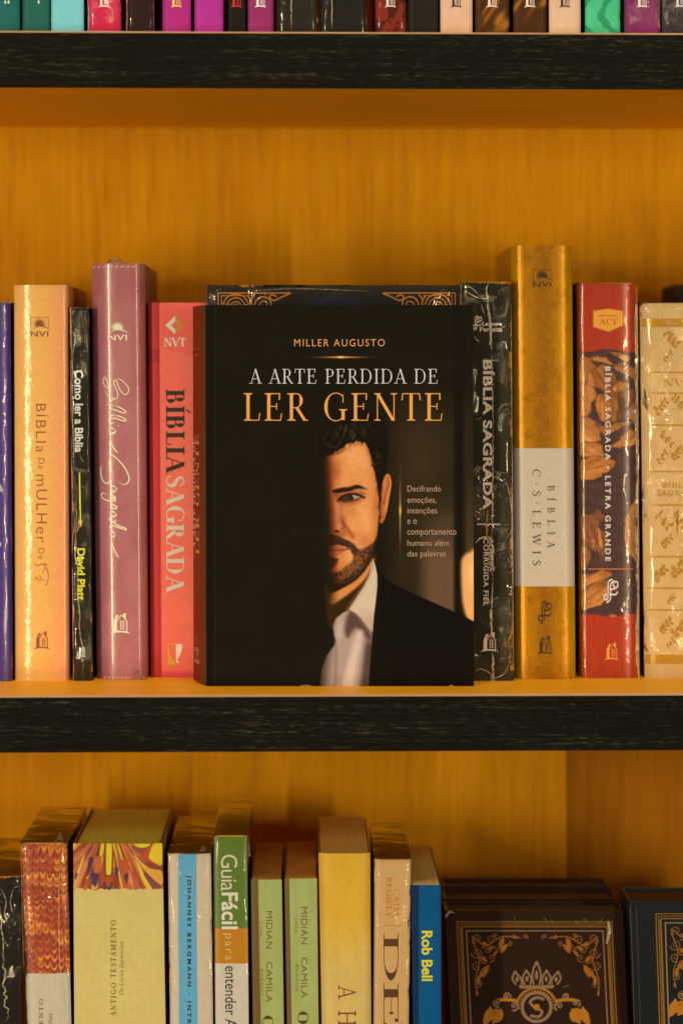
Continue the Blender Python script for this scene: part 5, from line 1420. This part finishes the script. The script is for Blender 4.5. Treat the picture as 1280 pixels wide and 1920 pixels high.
root, sp, sf = low_front('dark teal ornate book with gold frame at the right end of the lower shelf', 1178, 1500, ZC - (1690 - PY0) * (D + .09) / F, 1192, 1514, .09, .045, (16, 24, 26), mat_print(.4, .2, .25, 350), step=6, page_mat=PAGES_DARK, side=mat((20, 30, 32), .35))
ornate(sf, sp, 1229, 1470, 1714, gold=(196, 130, 24), pale=(196, 156, 104), dx=.035)
kk = Ink(); kk.stroke([(1181, 1700), (1189, 1920)], 1.6, False); kk.stroke([(1192, 1700), (1200, 1920)], 1.0, False)
ink('hinge_line', kk, sf, (66, 62, 42), sp)

# ================================================================== top shelf
HW = em_house()
tops = [
    ('dark teal book at the left edge of the top shelf', -30, 36, (20, 92, 82), 'dots', None),
    ('second dark teal book from the left on the top shelf', 41, 92, (22, 88, 74), 'dots', None),
    ('light blue book between teal and crimson books on the top shelf', 95, 156, (112, 184, 196), None, None),
    ('crimson wrapped book with white emblem on the top shelf', 164, 226, (190, 24, 66), 'house', (225, 215, 205)),
    ('thin black wrapped book beside the crimson book on the top shelf', 237, 287, (36, 16, 18), None, None),
    ('left one of the two magenta books, with yellow emblem, on the top shelf', 304, 357, (160, 36, 112), 'house', (228, 190, 60)),
    ('right one of the two magenta books on the top shelf', 364, 418, (164, 42, 128), None, None),
    ('black book with red emblem right of the magenta books on the top shelf', 425, 462, (16, 10, 10), 'house', (190, 30, 26)),
    ('plum book with white emblem on the top shelf', 464, 512, (136, 40, 88), 'house', (225, 215, 205)),
    ('black wrapped book with a pale seam, right of the plum book on the top shelf', 520, 594, (32, 30, 22), 'seam', 546),
    ('wide black wrapped book left of the dark red book on the top shelf', 601, 686, (20, 22, 20), 'seam', 622),
    ('dark red patterned book with white emblem on the top shelf', 703, 760, (124, 36, 18), 'house', (225, 200, 180)),
    ('black book between dark red and beige books on the top shelf', 764, 822, (24, 20, 16), None, None),
    ('left beige book with black emblem on the top shelf', 825, 885, (206, 164, 128), 'house', (26, 22, 18)),
    ('left one of the two dark brown books with golden sheen on the top shelf', 890, 954, (66, 36, 10), 'house', (228, 205, 180)),
    ('right one of the two dark brown books with golden sheen on the top shelf', 962, 1024, (66, 36, 10), 'house', (228, 205, 180)),
    ('right beige book with black emblem on the top shelf', 1029, 1088, (204, 168, 130), 'house', (26, 22, 18)),
    ('mint green book with wavy pattern on the top shelf', 1097, 1162, (66, 176, 120), 'wave', None),
    ('purple wrapped book with white emblem near the right end of the top shelf', 1171, 1236, (120, 34, 84), 'house', (230, 215, 205)),
    ('dark wrapped book with pale emblem at the right edge of the top shelf', 1240, 1310, (46, 40, 44), 'house', (215, 200, 195)),
]
wraps = {3: FILM, 4: FILM_SMOOTH, 9: FILM_SMOOTH, 10: FILM_SMOOTH, 11: FILM_SMOOTH, 18: FILM_ROUGH, 19: FILM_ROUGH}
for i, (lab, L, Rr, col, deco, arg) in enumerate(tops):
    Y = .022 + .0006 * (i % 4) + max(0, (L - 300)) / 1000 * .008
    yb = PY0 - (ZT1 - ZC) * F / (D + Y)
    ht = .200 + .022 * ((i * 37) % 5) / 4
    yt = PY0 - (ZT1 + ht - ZC) * F / (D + Y)
    def pt_(px, py, col=col, i=i):
        C = np.tile(flat(col), (len(px), 1)) + ((fbm(px / 25 + i * 9, py / 25) - .5) * 10)[:, None]
        if i == 11: C = mixc(C, (62, 18, 10), sst(.5, .62, fbm(px / 9 + py / 30, py / 14, 3)) * .9)
        if i in (14, 15): C = mixc(C, (150, 92, 22), sst(.55, .85, fbm((px + py * .7) / 16, (py - px) / 60 + 3 * i, 2)))
        if i == 17:
            w = np.sin((px - 1097) / 7.0 + 2.4 * np.sin(py / 17.0) + 2.5 * fbm(px / 20, py / 20))
            C = mixc(C, (34, 126, 84), sst(.35, .6, w) * .8)
        if i == 3: C = mixc(C, (206, 70, 96), sst(.58, .75, fbm(px / 3, py / 3)) * (1 - sst(172, 190, px)) * .8)
        return np.clip(C, 0, 255)
    root, sp, sf = spine_book(lab, L, Rr, yt, L + .5, Rr + .5, yb, Y, pt_, mat_print(.45, .14, .2, 700), step=2.4 if i in (3, 11, 14, 15, 17) else 6, bulge=.0016, power=6,
        side=mat(tuple(np.array(col) * .7), .5), hard=i % 3 != 1, wrap=wraps.get(i), depth=.135, group='books along the top shelf')
    cx = (L + Rr) / 2
    if deco == 'house': ink('emblem', fit(HW, cx - 11, -16, cx + 11, 13), sf, arg, sp)
    elif deco == 'dots':
        k = Ink()
        for dx in ((-6, 0) if i == 0 else (0,)): k.disc(cx + 13 + dx if i == 0 else cx + 6, 3, 1.6, 3.2)
        ink('emblem', k, sf, (220, 215, 200), sp)
    elif deco == 'seam': creases(root, sf, [(wobble(arg, -20, arg, 54, 10, .6, i), 1.6)])
